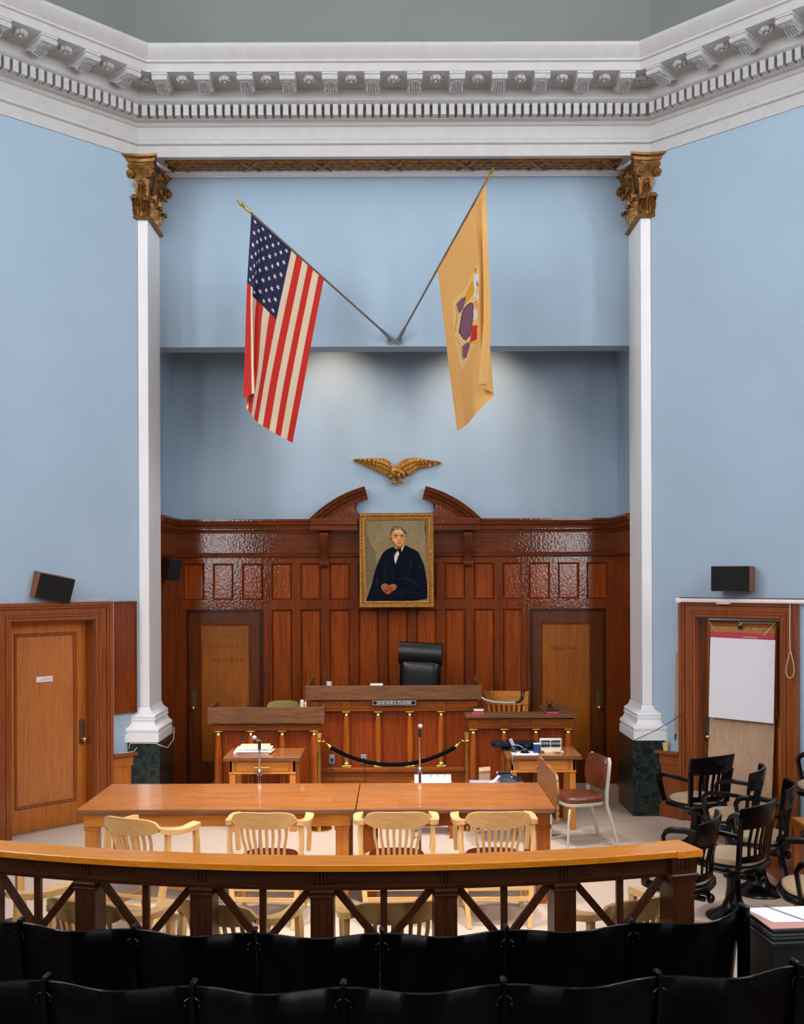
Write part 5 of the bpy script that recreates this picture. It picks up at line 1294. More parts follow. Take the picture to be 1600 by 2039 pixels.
# ------------------------------------------------------------------ counsel tables
def counsel(label, x0, x1, y0, y1, h, zt, bas, basz, lx0, lx1):
    t = thing('counsel_table', label, 'table', ((x0+x1)/2, (y0+y1)/2, 0))
    q = MB(); q.box(x0, x1, y0, y1, h-0.042, h-0.003, 0.003); q.obj('tabletop', 'tedge', t)
    q = MB(); q.box(x0+0.001, x1-0.001, y0+0.001, y1-0.001, h-0.003, h); q.obj('top_surface', 'table', t)
    a = h-0.042
    q = MB(); q.box(x0+0.045, x1-0.045, y0+0.04, y0+0.07, a-0.10, a); q.box(x0+0.045, x1-0.045, y1-0.07, y1-0.04, a-0.10, a); q.box(x0+0.04, x0+0.07, y0+0.05, y1-0.05, a-0.10, a); q.box(x1-0.07, x1-0.04, y0+0.05, y1-0.05, a-0.10, a)
    q.box(x0+0.035, x1-0.035, y0+0.03, y0+0.05, a-0.016, a-0.001, 0.003); q.obj('apron', bas, t)
    for xx in (lx0, lx1):
        for yy in (y0+0.062, y1-0.145):
            q = MB(); q.box(xx, xx+0.10, yy, yy+0.10, 0.0, a-0.101, 0.004); q.box(xx-0.008, xx+0.108, yy-0.008, yy+0.108, a-0.135, a-0.1012, 0.004); q.obj('leg', basz, t)
    return t
TH = 0.76
counsel('long counsel table on the door side of the seam, reflecting the pale wall', -2.477, -0.318, 8.09, 9.10, TH, None, 'tbase', 'tbaseZ', -2.43, -0.475)
counsel('shorter counsel table with a plywood screen at its end', -0.31, 1.232, 8.09, 9.10, TH, None, 'tdarkX', 'tdark', -0.26, 1.10)
pb = MB()
prf = [(8.05, 0.66), (8.05, 0.95)] + [(8.05+0.16*(1-math.cos(a)), 0.86+0.155*math.sin(a)) for a in [R(30+60*i/6) for i in range(7)]] + [(9.14, 1.0), (9.14, 0.66)]
prf = [(8.05, 0.66), (8.05, 0.93), (8.06, 0.975), (8.09, 1.005), (8.14, 1.015), (9.14, 0.995), (9.14, 0.66)]
pb.prism(prf, 'YZ', 1.234, 1.254)
tag(pb.obj('plywood_screen', 'rings'), 'upright plywood screen with swirling grain at the end of the counsel table', 'board')

# ------------------------------------------------------------------ blond oak armchairs
def make_armchair(label):
    t = thing('armchair', label, 'chair')
    def H(name, q, mt, par=t, sm=50): return q.obj(name, mt, par, world=False, smooth=sm)
    # crest rail: wide curved board, swept into the arms
    q = MB()
    def crest(u, v, off):
        a = u*2-1; x = a*0.245; y = -0.285+0.075*abs(a)**2.2+off
        sh = math.sqrt(max(0, 1-abs(a)**4.5)); top = 0.775+0.078*sh; bot = 0.745-0.022*math.sqrt(max(0, 1-abs(a)**3))+0.03*abs(a)**6
        z = bot+(top-bot)*v; return (x, y-0.035*(z-0.74)/0.1, z)
    n = 22
    rings = []
    for i in range(n+1):
        u = i/n; ring = [crest(u, v/5, -0.012) for v in range(6)] + [crest(u, 1-v/5, 0.012) for v in range(6)]; rings.append(ring)
    q.loft(rings); H('crest_rail', q, 'chairX')
    for s_ in (-1, 1):
        q = MB()
        pts = [(s_*0.225, -0.215, 0.762), (s_*0.262, -0.175, 0.748), (s_*0.285, -0.10, 0.735), (s_*0.292, 0.0, 0.728), (s_*0.288, 0.10, 0.728), (s_*0.278, 0.17, 0.730)]
        q.tube(pts, [0.9, 1.0, 1.0, 1.0, 1.15, 1.05], flat=(0.058, 0.036), up=(0, 0, 1)); H('armrest', q, 'chairX')
        q = MB(); q.tube([(s_*0.275, 0.155, 0.715), (s_*0.28, 0.16, 0.60), (s_*0.272, 0.175, 0.46)], [0.9, 1.0, 1.0], flat=(0.030, 0.05), up=(0, 1, 0)); H('arm_post', q, 'chair')
        q = MB(); q.tube([(s_*0.262, -0.165, 0.735), (s_*0.268, -0.175, 0.60), (s_*0.255, -0.19, 0.42), (s_*0.235, -0.235, 0.2), (s_*0.218, -0.285, 0.0)], [0.95, 1, 1.1, 1, 0.9], flat=(0.034, 0.040), up=(0, 1, 0)); H('leg', q, 'chair')
        q = MB(); q.tube([(s_*0.245, 0.19, 0.40), (s_*0.24, 0.20, 0.2), (s_*0.235, 0.215, 0.0)], [1.1, 1, 0.85], flat=(0.036, 0.036), up=(0, 1, 0)); H('leg', q, 'chair')
        q = MB(); q.tube([(s_*0.228, -0.25, 0.16), (s_*0.236, 0.21, 0.17)], 1, flat=(0.016, 0.03), up=(0, 0, 1)); H('stretcher', q, 'chair')
    q = MB(); q.tube([(-0.23, -0.245, 0.20), (0.23, -0.245, 0.20)], 1, flat=(0.016, 0.030), up=(0, 0, 1)); q.tube([(-0.238, -0.225, 0.27), (0.238, -0.225, 0.27)], 1, flat=(0.016, 0.024), up=(0, 0, 1)); H('stretcher', q, 'chairX')
    q = MB(); q.box(-0.235, 0.235, 0.185, 0.205, 0.21, 0.24, 0.004); H('stretcher', q, 'chairX')
    for i in range(8):
        a = (i-3.5)/3.5; xt = a*0.165; xb = a*0.140
        q = MB(); yt_ = -0.285+0.075*abs(xt/0.245)**2.2
        q.tube([(xt, yt_, 0.745), (xt*0.99, yt_+0.028, 0.66), (xb*1.02, yt_+0.055, 0.56), (xb, -0.205, 0.435)], 1, flat=(0.021, 0.012), up=(0, 1, 0)); H('back_slat', q, 'chair')
    q = MB()
    def outl(k_, z_): return [(0.255*k_*math.copysign(abs(math.cos(a))**0.7, math.cos(a)), -0.0+0.235*k_*math.copysign(abs(math.sin(a))**0.7, math.sin(a)), z_) for a in [2*math.pi*i/28 for i in range(28)]]
    q.loft([outl(1.0, 0.395), outl(1.02, 0.41), outl(1.02, 0.435), outl(0.99, 0.442)]); H('seat_frame', q, 'chairX')
    q = MB(); q.loft([outl(0.80, 0.4425), outl(0.83, 0.455), outl(0.80, 0.468), outl(0.76, 0.466), outl(0.4, 0.455), outl(0.02, 0.452)]); H('seat_pad', q, 'seatlea')
    return t
ac = make_armchair('x')
CH = [ # x, y, rot, label
 (-1.80, 7.70, -24, 'blond oak armchair angled at the long counsel table, nearest the labelled door'),
 (-0.955, 7.87, -3, 'blond oak armchair squarely facing the counsel table, with the slanting microphone directly beyond it'),
 (0.0, 7.87, 1, 'blond oak armchair at the counsel tables, just beside the seam between them'),
 (0.735, 7.87, 2, 'blond oak armchair pulled up nearest the plywood screen'),
 (-1.585, 5.80, -20, 'shaded oak armchair behind the bar rail, below the armchair angled at the long table'),
 (-0.86, 5.76, -24, 'shaded oak armchair behind the bar rail with its arm reaching towards the thickest middle post'),
 (-0.02, 5.78, 5, 'shaded oak armchair behind the bar rail, at the middle of the room'),
 (1.19, 5.80, 26, 'shaded oak armchair behind the bar rail, the one nearest the newel post'),
 (-2.25, 6.25, -40, 'oak armchair behind the curved end of the rail, cut by the picture edge')]
for i, (x_, y_, r_, lb) in enumerate(CH):
    c = ac if i == 0 else copy_tree(ac)
    c.location = (x_, y_, 0); c.rotation_euler = (0, 0, R(r_)); c['label'] = lb; c['group'] = 'blond oak armchairs'
# witness chair: same family, tilting office chair with broad back
wc = thing('witness_chair', 'golden oak slatted chair behind the witness counter', 'chair', (1.26, 11.92, 0.17), R(-6))
def WQ(name, q, mt): return q.obj(name, mt, wc, world=False, smooth=50)
q = MB(); rings = []
for i in range(17):
    a = i/8-1; x = a*0.245; y = -0.26+0.06*a*a; rings.append([(x*0.97, y+dy-0.02*dz, z_) for z_, dy, dz in ((0.955, -0.011, 0), (1.11-0.012*abs(a)**6*2, -0.011, 1), (1.11-0.012*abs(a)**6*2, 0.011, 1), (0.955, 0.011, 0))])
q.loft(rings); WQ('crest_rail', q, 'wchair')
for i in range(8):
    a = (i-3.5)/3.5; q = MB(); q.tube([(a*0.20, -0.26+0.06*(a*0.85)**2, 0.957), (a*0.155, -0.215, 0.50)], 1, flat=(0.026, 0.012), up=(0, 1, 0)); WQ('back_slat', q, 'wchair')
for s_ in (-1, 1):
    q = MB(); q.tube([(s_*0.238, -0.2, 1.10), (s_*0.22, -0.18, 0.8), (s_*0.20, -0.17, 0.50)], 1, flat=(0.03, 0.024), up=(0, 1, 0)); WQ('back_post', q, 'tbaseZ')
    q = MB(); q.tube([(s_*0.22, -0.18, 0.80), (s_*0.29, -0.05, 0.755), (s_*0.31, 0.15, 0.745)], 1, flat=(0.055, 0.03), up=(0, 0, 1)); q.tube([(s_*0.30, 0.12, 0.735), (s_*0.25, 0.12, 0.48)], 1, flat=(0.03, 0.045), up=(0, 1, 0)); WQ('armrest', q, 'wchair')
q = MB(); q.box(-0.25, 0.25, -0.22, 0.25, 0.45, 0.50, 0.02); WQ('seat', q, 'tbase')
q = MB(); q.cyl((0, 0, 0.05), (0, 0, 0.449), 0.028)
for k_ in range(4): a = math.pi*k_/2+0.5; q.tube([(0, 0, 0.11), (0.25*math.cos(a), 0.25*math.sin(a), 0.02)], 1, flat=(0.04, 0.04), up=(0, 0, 1))
WQ('pedestal', q, 'chair')

# ------------------------------------------------------------------ brown vinyl chair with steel frame
vc = thing('vinyl_chair', 'brown vinyl chair with pale steel frame, standing free beside the plywood screen', 'chair', (1.75, 9.98, 0), R(105))
def VQ(name, q, mt, sm=50): return q.obj(name, mt, vc, world=False, smooth=sm)
q = MB()
def so(k_, z_): return [((0.205+0.012*(math.sin(a) > 0))*k_*math.copysign(abs(math.cos(a))**0.45, math.cos(a)), 0.02+0.20*k_*math.copysign(abs(math.sin(a))**0.45, math.sin(a)), z_) for a in [2*math.pi*i/32 for i in range(32)]]
q.loft([so(0.99, 0.43), so(1.02, 0.445), so(1.02, 0.465), so(0.97, 0.485), so(0.8, 0.495), so(0.4, 0.498), so(0.02, 0.498)]); VQ('seat_pad', q, 'vinyl')
q = MB(); q.loft([so(1.03, 0.402), so(1.035, 0.405), so(1.035, 0.428), so(1.0, 0.4295)]); VQ('seat_frame', q, 'steel')
q = MB(); rings = []
def back(u, off):
    return [((0.19 if k_ < 99 else 0)*1.0*(u*2-1), 0, 0)]
for i in range(15):
    a = i/7-1; x = a*0.195; rd_ = math.sqrt(max(0.0, 1-max(0, abs(a)-0.72)**2/0.0784*1.0)) if abs(a) > 0.72 else 1.0
    hh = 0.155*(0.62+0.38*rd_); y = -0.20+0.035*a*a
    rings.append([(x, y-0.08*((0.68+sg*hh)-0.6)+dy, 0.685+sg*hh) for sg, dy in ((-1, -0.012), (-0.5, -0.018), (0.5, -0.018), (1, -0.012), (1, 0.012), (0.5, 0.024), (-0.5, 0.024), (-1, 0.012))])
q.loft(rings); VQ('backrest', q, 'vinyl')
for s_ in (-1, 1):
    q = MB(); pts = [(s_*0.205, -0.30, 0.0), (s_*0.20, -0.225, 0.27), (s_*0.198, -0.185, 0.40), (s_*0.20, -0.185, 0.52), (s_*0.208, -0.20, 0.68), (s_*0.20, -0.215, 0.80), (s_*0.17, -0.22, 0.835)]
    q.tube(pts, 1, flat=(0.022, 0.028), up=(0, 1, 0)); VQ('back_leg', q, 'steel')
    q = MB(); q.tube([(s_*0.20, 0.215, 0.0), (s_*0.198, 0.205, 0.25), (s_*0.19, 0.19, 0.36), (s_*0.16, 0.16, 0.402)], 0.0125, 8); VQ('front_leg', q, 'steel')

# ------------------------------------------------------------------ black swivel jury chairs
def make_jury():
    t = thing('jury_chair', 'x', 'chair')
    def H(name, q, mt, sm=50): return q.obj(name, mt, t, world=False, smooth=sm)
    q = MB(); rings = []
    def yb(a, z): return -0.215+0.075*a*a-0.14*(z-0.45)
    for i in range(19):
        a = i/9-1; x = a*0.27
        rings.append([(x*(1+0.04*(z-0.7)/0.2), yb(a, z)+dy, z-0.012*a*a*(z > 0.8)) for z, dy in ((0.725, -0.010), (0.88, -0.014), (0.895, -0.008), (0.895, 0.008), (0.88, 0.012), (0.725, 0.010))])
    q.loft(rings); H('crest_rail', q, 'black')
    q = MB(); rings = []
    for i in range(15):
        a = i/7-1; x = a*0.23; rings.append([(x, yb(a, z)+dy, z) for z, dy in ((0.47, -0.011), (0.515, -0.011), (0.515, 0.011), (0.47, 0.011))])
    q.loft(rings); H('lower_rail', q, 'black')
    for i in range(6):
        a = (i-2.5)/2.5*0.62
        q = MB(); q.tube([(a*0.25, yb(a, 0.515), 0.51), (a*0.262, yb(a, 0.62)+0.008, 0.62), (a*0.27, yb(a, 0.73), 0.73)], 1, flat=(0.030, 0.012), up=(0, 1, 0)); H('back_slat', q, 'black')
    for s_ in (-1, 1):
        q = MB(); q.tube([(s_*0.235, yb(.9, 0.44), 0.43), (s_*0.245, yb(.95, 0.6), 0.6), (s_*0.262, yb(.97, 0.75), 0.75)], 1, flat=(0.042, 0.026), up=(0, 1, 0)); H('back_post', q, 'black')
        q = MB(); q.tube([(s_*0.245, yb(.95, 0.66), 0.665), (s_*0.285, -0.10, 0.685), (s_*0.30, 0.03, 0.695), (s_*0.30, 0.13, 0.692), (s_*0.298, 0.165, 0.675), (s_*0.295, 0.185, 0.64), (s_*0.285, 0.17, 0.55), (s_*0.265, 0.15, 0.44)], [0.8, 1, 1.1, 1.15, 1.1, 1, .95, .95], flat=(0.05, 0.028), up=(0, 0, 1)); H('armrest', q, 'black')
    def so(k_, z_): return [((0.27)*k_*math.copysign(abs(math.cos(a))**0.75, math.cos(a)), 0.0+0.245*k_*math.copysign(abs(math.sin(a))**0.75, math.sin(a)), z_) for a in [2*math.pi*i/32 for i in range(32)]]
    q = MB(); q.loft([so(0.9, 0.385), so(1.0, 0.40), so(1.0, 0.43), so(0.97, 0.438)]); H('seat', q, 'black')
    q = MB(); q.loft([so(0.84, 0.4385), so(0.88, 0.45), so(0.87, 0.47), so(0.80, 0.482), so(0.5, 0.487), so(0.02, 0.488)]); H('seat_pad', q, 'tweed')
    q = MB(); q.box(-0.11, 0.11, -0.16, 0.16, 0.34, 0.384, 0.01); q.cyl((-0.07, -0.2, 0.33), (-0.07, 0.14, 0.35), 0.02, 8); q.cyl((0.07, -0.2, 0.33), (0.07, 0.14, 0.35), 0.02, 8)
    q.sphere((0, -0.22, 0.32), (0.045, 0.03, 0.035), 10); q.tube([(0.0, 0.0, 0.33), (0.13, 0.05, 0.29), (0.16, 0.06, 0.29)], 0.010, 8); q.lathe([(0.075, 0.30), (0.08, 0.31), (0.075, 0.325), (0.03, 0.34)], 16, (0, 0, 0)); H('tilt_mechanism', q, 'black')
    q = MB(); q.lathe([(0.20, 0.0), (0.205, 0.01), (0.195, 0.022), (0.13, 0.045), (0.085, 0.085), (0.062, 0.14), (0.052, 0.22), (0.050, 0.30)], 28, (0, 0, 0)); H('pedestal', q, 'black', 60)
    return t
jc = make_jury()
JC = [ # x, y, z, rot(deg, counter clockwise from facing +Y), label
 (2.83, 9.86, 0, 30, 'black swivel armchair closest to the marble pedestal, slatted back against the door casing'),
 (2.94, 9.17, 0, 63, 'black swivel armchair with its back seen edge-on before the tan plywood sheet'),
 (2.92, 8.43, 0, 70, 'black swivel armchair on a flared pedestal, mostly behind the big slatted chair back'),
 (2.52, 7.82, 0, 46, 'black swivel armchair with the largest slatted back, directly beyond the papers on the binders'),
 (1.98, 7.34, 0, 61, 'black swivel armchair turned sideways just past the newel post'),
 (3.88, 9.50, 0.18, 75, 'black swivel armchair on the raised jury step under the loop of cord'),
 (3.97, 8.78, 0.18, 75, 'black swivel armchair on the jury step, cut by the picture edge'),
 (2.82, 7.02, 0, 80, 'black swivel armchair with the nearest wide tweed pad, beyond the binder stack')]
for i, (x_, y_, z_, r_, lb) in enumerate(JC):
    c = jc if i == 0 else copy_tree(jc)
    c.location = (x_, y_, z_); c.rotation_euler = (0, 0, R(r_)); c['label'] = lb; c['group'] = 'black swivel jury chairs'
q = MB(); q.box(3.21, 3.75, 8.15, 8.5, 0.55, 0.59, 0.005); wb = thing('writing_desk', 'low oak desk top showing at the picture edge on the jury step', 'desk', (3.4, 8.3, 0.18)); q.obj('top', 'tbase', wb)
for a in (3.21, 3.69):
    for c in (8.17, 8.44): q = MB(); q.box(a, a+0.04, c, c+0.04, 0.18, 0.5495); q.obj('leg', 'tbaseZ', wb)

# ------------------------------------------------------------------ curved bar rail with crossed balusters
br = thing('bar_rail', 'curved oak bar rail with crossed balusters separating the public seats', 'railing', (-0.21, 5.15, 0.2))
A0, A1 = -0.44, 0.333      # angular extent about the centre (radians, + to the right)
def rc(r, a): return (RC[0]+r*math.sin(a), RC[1]-r*math.cos(a))
def ring_sweep(q, prof, a0, a1, n):
    q.loft([[(rc(r, a0+(a1-a0)*i/n)[0], rc(r, a0+(a1-a0)*i/n)[1], z_) for r, z_ in prof] for i in range(n+1)])
ZT = 1.148
def ang_px(px_, r=RR):
    lo, hi = -0.6, 0.6
    for _ in range(40):
        m_ = (lo+hi)/2; x_, y_ = rc(r, m_)
        if PX+F*x_/y_ < px_: lo = m_
        else: hi = m_
    return lo
aS = ang_px(138.5); aN0, aN1 = ang_px(1340), ang_px(1392)
capp = [(RR, ZT-0.034), (RR+0.004, ZT-0.004), (RR, ZT), (RR-0.178, ZT), (RR-0.182, ZT-0.004), (RR-0.178, ZT-0.034)]
for a0, a1, n in ((A0, aS-0.0003, 8), (aS, aN0+0.002, 34)):
    q = MB(); ring_sweep(q, capp, a0, a1, n); q.obj('rail_cap', 'rail', br)
q = MB(); ring_sweep(q, [(RR+0.022, ZT-0.034), (RR+0.022, ZT), (RR-0.20, ZT), (RR-0.20, ZT-0.034)], aN0+0.002, aN1, 3); q.obj('newel_cap', 'rail', br)
fr_ = [(RR-0.04, ZT-0.035), (RR-0.04, ZT-0.105), (RR-0.028, ZT-0.110), (RR-0.028, ZT-0.120), (RR-0.035, ZT-0.123), (RR-0.035, ZT-0.135), (RR-0.14, ZT-0.135), (RR-0.14, ZT-0.035)]
for a0, a1, n in ((A0, aS-0.0005, 8), (aS, aN0+0.004, 34)):
    q = MB(); ring_sweep(q, fr_, a0, a1, n); q.obj('frieze_rail', 'raildX', br, smooth=28)
q = MB(); ring_sweep(q, [(RR-0.05, 0.36), (RR-0.05, 0.42), (RR-0.13, 0.42), (RR-0.13, 0.36)], A0, aN0, 40); ring_sweep(q, [(RR-0.075, 0.2), (RR-0.075, 0.36), (RR-0.105, 0.36), (RR-0.105, 0.2)], A0, aN0, 40); q.obj('lower_rail', 'raildX', br)
ZB, ZU = 0.42, ZT-0.135
def at_ang(a, r): x_, y_ = rc(r, a); return Matrix.Translation((x_, y_, 0)) @ Matrix.Rotation(a, 4, 'Z')
posts = [ang_px(v, RR-0.03) for v in (166, 397, 638, 885, 1123)]
stp = posts[1]-posts[0]
posts = [posts[0]-stp] + posts
for a in posts:
    q = MB(); q.m = at_ang(a, RR-0.03); hw = 0.057
    q.box(-hw, hw, 0, 0.115, 0.2, ZU, 0.004); q.box(-hw-0.006, hw+0.006, -0.008, 0.12, ZU-0.035, ZU-0.028, 0.002); q.box(-hw-0.004, hw+0.004, -0.012, 0.12, ZU-0.012, ZU-0.0005, 0.003)
    q.obj('post', 'raild', br)
    q = MB(); q.m = at_ang(a, RR-0.028)
    for k_ in (-1, 0, 1): q.box(k_*0.018-0.005, k_*0.018+0.005, -0.006, 0.0, ZT-0.10, ZT-0.04, 0.003)
    q.obj('fluted_triglyph', 'raild', br)
cells = [(posts[i], posts[i+1]) for i in range(len(posts)-1)] + [(posts[-1], ang_px(1352, RR-0.03))]
for a0, a1 in cells:
    am = (a0+a1)/2; r_ = RR-0.09
    def P(a, z_): x_, y_ = rc(r_, a); return (x_, y_, z_)
    q = MB(); q.tube([P(am, ZB), P(am, ZU-0.0005)], 1, flat=(0.034, 0.034), up=(0, 1, 0)); q.obj('centre_baluster', 'raild', br)
    e = 0.060/RR
    for s_ in (0, 1):
        b0, b1 = (a0+e, a1-e) if s_ == 0 else (a1-e, a0+e)
        q = MB(); q.tube([P(b0+(b1-b0)*i/6, ZU+(ZB-ZU)*i/6) for i in range(7)], 1, flat=(0.036, 0.026+0.004*s_), up=(0, 1, 0)); q.obj('diagonal_baluster', 'raild', br)
an = (aN0+aN1)/2
nw = MB(); nw.m = at_ang(ang_px(1359, RR+0.0), RR+0.0)
nw.box(-0.062, 0.062, 0, 0.135, 0.2, 0.985, 0.004); nw.box(-0.068, 0.068, -0.006, 0.14, 0.985, 0.995, 0.003); nw.box(-0.080, 0.080, -0.018, 0.15, 1.012, 1.03, 0.005); nw.box(-0.072, 0.072, -0.010, 0.145, 0.996, 1.012, 0.003)
nw.box(-0.066, 0.066, -0.004, 0.14, 1.03, ZT-0.0345, 0.002)
for k_ in (-1.5, -.5, .5, 1.5): nw.box(k_*0.024-0.006, k_*0.024+0.006, -0.012, -0.004, 1.05, ZT-0.045, 0.003)
nw.box(-0.085, 0.085, -0.02, 0.155, 0.2, 0.30, 0.006); nw.obj('newel_post', 'raild', br)

# ------------------------------------------------------------------ public seating, two rows of black backs
def seat_row(R0, zf, ztop, joints, labels, lastcurve):
    prevend = None
    for i in range(len(joints)-1):
        a0, a1 = joints[i]+0.0013, joints[i+1]-0.0013
        t = thing('auditorium_seat', labels[i], 'seat', (rc(R0, (a0+a1)/2)[0], rc(R0, (a0+a1)/2)[1], zf))
        t['group'] = 'black auditorium seats'
        n = 18
        def bulge(u): return 0.5*(1-math.cos(2*math.pi*u))
        def pr(u, v, off):
            a = a0+(a1-a0)*u; bl = bulge(u)
            last = lastcurve and i == len(joints)-2
            if last: bl = 0.5*(1-math.cos(math.pi*min(1, u*2))) if u < 0.5 else 1-((u-0.5)*2)**2*1.0
            edge = 0.0
            r = R0+0.062*bl-0.09*(1-v)*0+off
            if last and u > 0.5: r -= 0.05*((u-0.5)*2)**2; edge = 0.02*((u-0.5)*2)**2
            r += -0.10*(1-v)              # back leans towards the rear
            zz = zf+0.34+(ztop-zf-0.34)*v+edge*v
            x_, y_ = rc(r, a); return (x_, y_, zz)
        q = MB(); rings = []
        for k_ in range(n+1):
            u = k_/n
            rings.append([pr(u, v/6, 0.0) for v in range(7)] + [pr(u, 1.008, -0.006)] + [pr(u, 1-v/6, -0.014) for v in range(7)])
        q.loft(rings); q.obj('seat_back', 'seatblk', t, smooth=60)
        am = (a0+a1)/2
        q = MB(); pts_o = []
        for k_ in range(n+1):
            pass
        for sgn in (0,):
            vs = []
            q.loft([[(*rc(R0-0.14-0.36*vv, a0+(a1-a0)*(0.08+0.84*uu)), zf+0.43+0.02*math.cos(uu*math.pi*2)*0.3-0.03*vv) for uu in (0, .25, .5, .75, 1)] + [(*rc(R0-0.14-0.36*vv, a0+(a1-a0)*(0.92-0.84*uu)), zf+0.40-0.03*vv) for uu in (0, .25, .5, .75, 1)] for vv in (0, .33, .66, 1)])
        q.obj('seat_pan', 'seatblk', t)
        # cast standard at the near-side joint: leg, bracket nose, bolts
        q = MB(); q.m = at_ang(joints[i], R0-0.02)
        q.box(-0.0075, 0.0075, 0.12, 0.40, zf, zf+0.40, 0.003); q.box(-0.03, 0.03, 0.10, 0.44, zf, zf+0.015, 0.004)
        q.obj('standard', 'seatblk', t)
        q = MB(); q.m = at_ang(joints[i], R0); zt_ = ztop
        q.tube([(0, 0.012, zt_+0.012), (0, 0.018, zt_-0.06), (0, 0.045, zt_-0.25), (0, 0.085, zt_-0.50)], 1, flat=(0.0150, 0.05), up=(0, 1, 0)); q.box(-0.011, 0.011, -0.002, 0.04, zt_+0.004, zt_+0.020, 0.005)
        q.obj('bracket', 'seatblk', t)
        q = MB(); q.m = at_ang(joints[i], R0)
        for xx in (-0.032, 0.032):
            q.sphere((xx*0.8, -0.014+0.006, zt_-0.062), 0.0048, 8)
            q.tube([(xx*0.15, 0.002, zt_-0.034), (xx*0.8, -0.006, zt_-0.045), (xx*0.8, -0.006, zt_-0.056)], 0.004, 6)
        q.obj('bolt', 'black', t)
        if i == len(joints)-2:
            q = MB(); q.m = at_ang(joints[-1], R0-0.03)
            q.box(-0.012, 0.012, 0.10, 0.44, zf, zf+0.42, 0.004); q.box(-0.014, 0.014, -0.02, 0.05, zf+0.40, ztop+0.03, 0.006); q.obj('end_standard', 'black', t)
R1 = 5.84+5.10-4.36 
def jang(px_, r): return ang_px(px_, r)
def rowlab(n, pos): return ['black seat in the %s, %s' % (n, p) for p in pos]
j1 = [ang_px(v, R1) for v in (35, 262, 503, 757, 1006, 1257, 1489)]; j1 = [2*j1[0]-j1[1]] + j1
seat_row(R1, 0.2, 1.062, j1, rowlab('row against the rail', ['cut by the edge at the door end', 'first whole back from the door end', 'second whole back from the door end', 'just before the middle', 'at the middle of the row', 'next to the end seat', 'upswept end seat by the binders']), True)
R2 = R1+0.80
j2 = [ang_px(v, R2) for v in (85, 380, 680, 1000, 1310)]; dlt = j2[1]-j2[0]; j2 = [j2[0]-dlt] + j2 + [j2[-1]+dlt, j2[-1]+2*dlt]
seat_row(R2, 0.28, 1.15, j2, rowlab('row nearest the camera', ['cut by the edge at the door end', 'first whole back from the door end', 'second back from the door end', 'at the middle', 'fourth whole back', 'in front of the binder box', 'cut by the picture edge past the binders']), True)

# ------------------------------------------------------------------ binder stack on a box at the end of the row
c0 = Vector((1.615, 4.50)); e1 = Vector((-0.10, 0.995)).normalized(); e2 = Vector((0.995, 0.10)).normalized()
def quad(q, o1, w1, w2, z0, z1, inset=0.0):
    p = [c0+e1*o1+e2*o1, c0+e1*(w1-o1)+e2*o1, c0+e1*(w1-o1)+e2*(w2-o1), c0+e1*o1+e2*(w2-o1)]
    q.loft([[(a.x, a.y, z0) for a in p], [(a.x, a.y, z1) for a in p]])
t = thing('storage_box', 'dark upright box carrying the pile of binders at the aisle', 'box', (1.7, 4.7, 0.2))
q = MB(); quad(q, 0.012, 0.27, 0.50, 0.2, 0.948); q.obj('box_body', 'boxdark', t)
q = MB(); quad(q, 0.0, 0.282, 0.512, 0.948, 0.958); q.obj('box_lid', 'blackm', t)
z = 0.9585; bl = ['lowest', 'second', 'third', 'topmost']
for i in range(4):
    t = thing('binder', 'black binder, %s of the pile on the dark box' % bl[i], 'binder', (1.7, 4.7, z)); t['group'] = 'black binders on the box'
    q = MB(); o_ = 0.008*(i % 2)
    quad(q, o_, 0.27, 0.49, z, z+0.0025); quad(q, o_, 0.27, 0.49, z+0.0145, z+0.017); q.obj('cover', 'blackm', t)
    q = MB(); quad(q, o_+0.008, 0.265, 0.485, z+0.0026, z+0.0144); q.obj('pages', 'greyp', t); z += 0.0175
q = MB(); quad(q, -0.002, 0.275, 0.50, z, z+0.003); tag(q.obj('card_folder', 'pinkp'), 'dusty pink card folder on top of the black binders', 'folder'); z += 0.0035
q = MB(); p = [c0+e1*0.075+e2*0.04, c0+e1*0.272+e2*0.0, c0+e1*0.272+e2*0.5, c0+e1*0.05+e2*0.48]
q.loft([[(a.x, a.y, z) for a in p], [(a.x, a.y, z+0.002) for a in p]]); tag(q.obj('printed_sheets', 'paper'), 'white printed sheets lying on the pink folder', 'papers')
q = MB(); q.tube([(*(c0+e1*0.292+e2*0.10), z-0.02), (*(c0+e1*0.284+e2*0.10), z+0.006), (*(c0+e1*0.18+e2*0.14), z+0.006), (*(c0+e1*0.03+e2*0.20), z+0.006), (*(c0+e1*-0.008+e2*0.21), z+0.004), (*(c0+e1*-0.008+e2*0.21), z-0.07)], 0.0018, 6); tag(q.obj('elastic_band', 'wire'), 'dark elastic cord stretched over the printed sheets', 'cord')

# ------------------------------------------------------------------ things on the splayed walls
def speaker(label, m, w_, h_, d_, sidemat='walnut', hook=True):
    t = thing('loudspeaker', label, 'speaker', (m @ Vector((0, 0, 0))))
    q = MB(); q.m = m; q.box(-w_/2, w_/2, -d_/2+0.008, d_/2, -h_/2, h_/2, 0.004); q.obj('cabinet', sidemat, t)
    q = MB(); q.m = m; q.box(-w_/2+0.004, w_/2-0.004, -d_/2, -d_/2+0.0075, -h_/2+0.004, h_/2-0.004, 0.003); q.obj('grille', 'grille', t)
    if hook: q = MB(); q.m = m; q.cyl((0, d_/2, 0), (0, d_/2+0.09, -0.02), 0.02, 10); q.obj('wall_mount', 'blackm', t)
    return t
def wallpt(side, u, z_, off):            # point on a splayed wall, off = distance into the room
    return wall_m(side) @ Vector((u, -off, z_))
D_ = 10.55; pL = Vector((X(102, 10.48), 10.48, Z(1166, 10.48)))
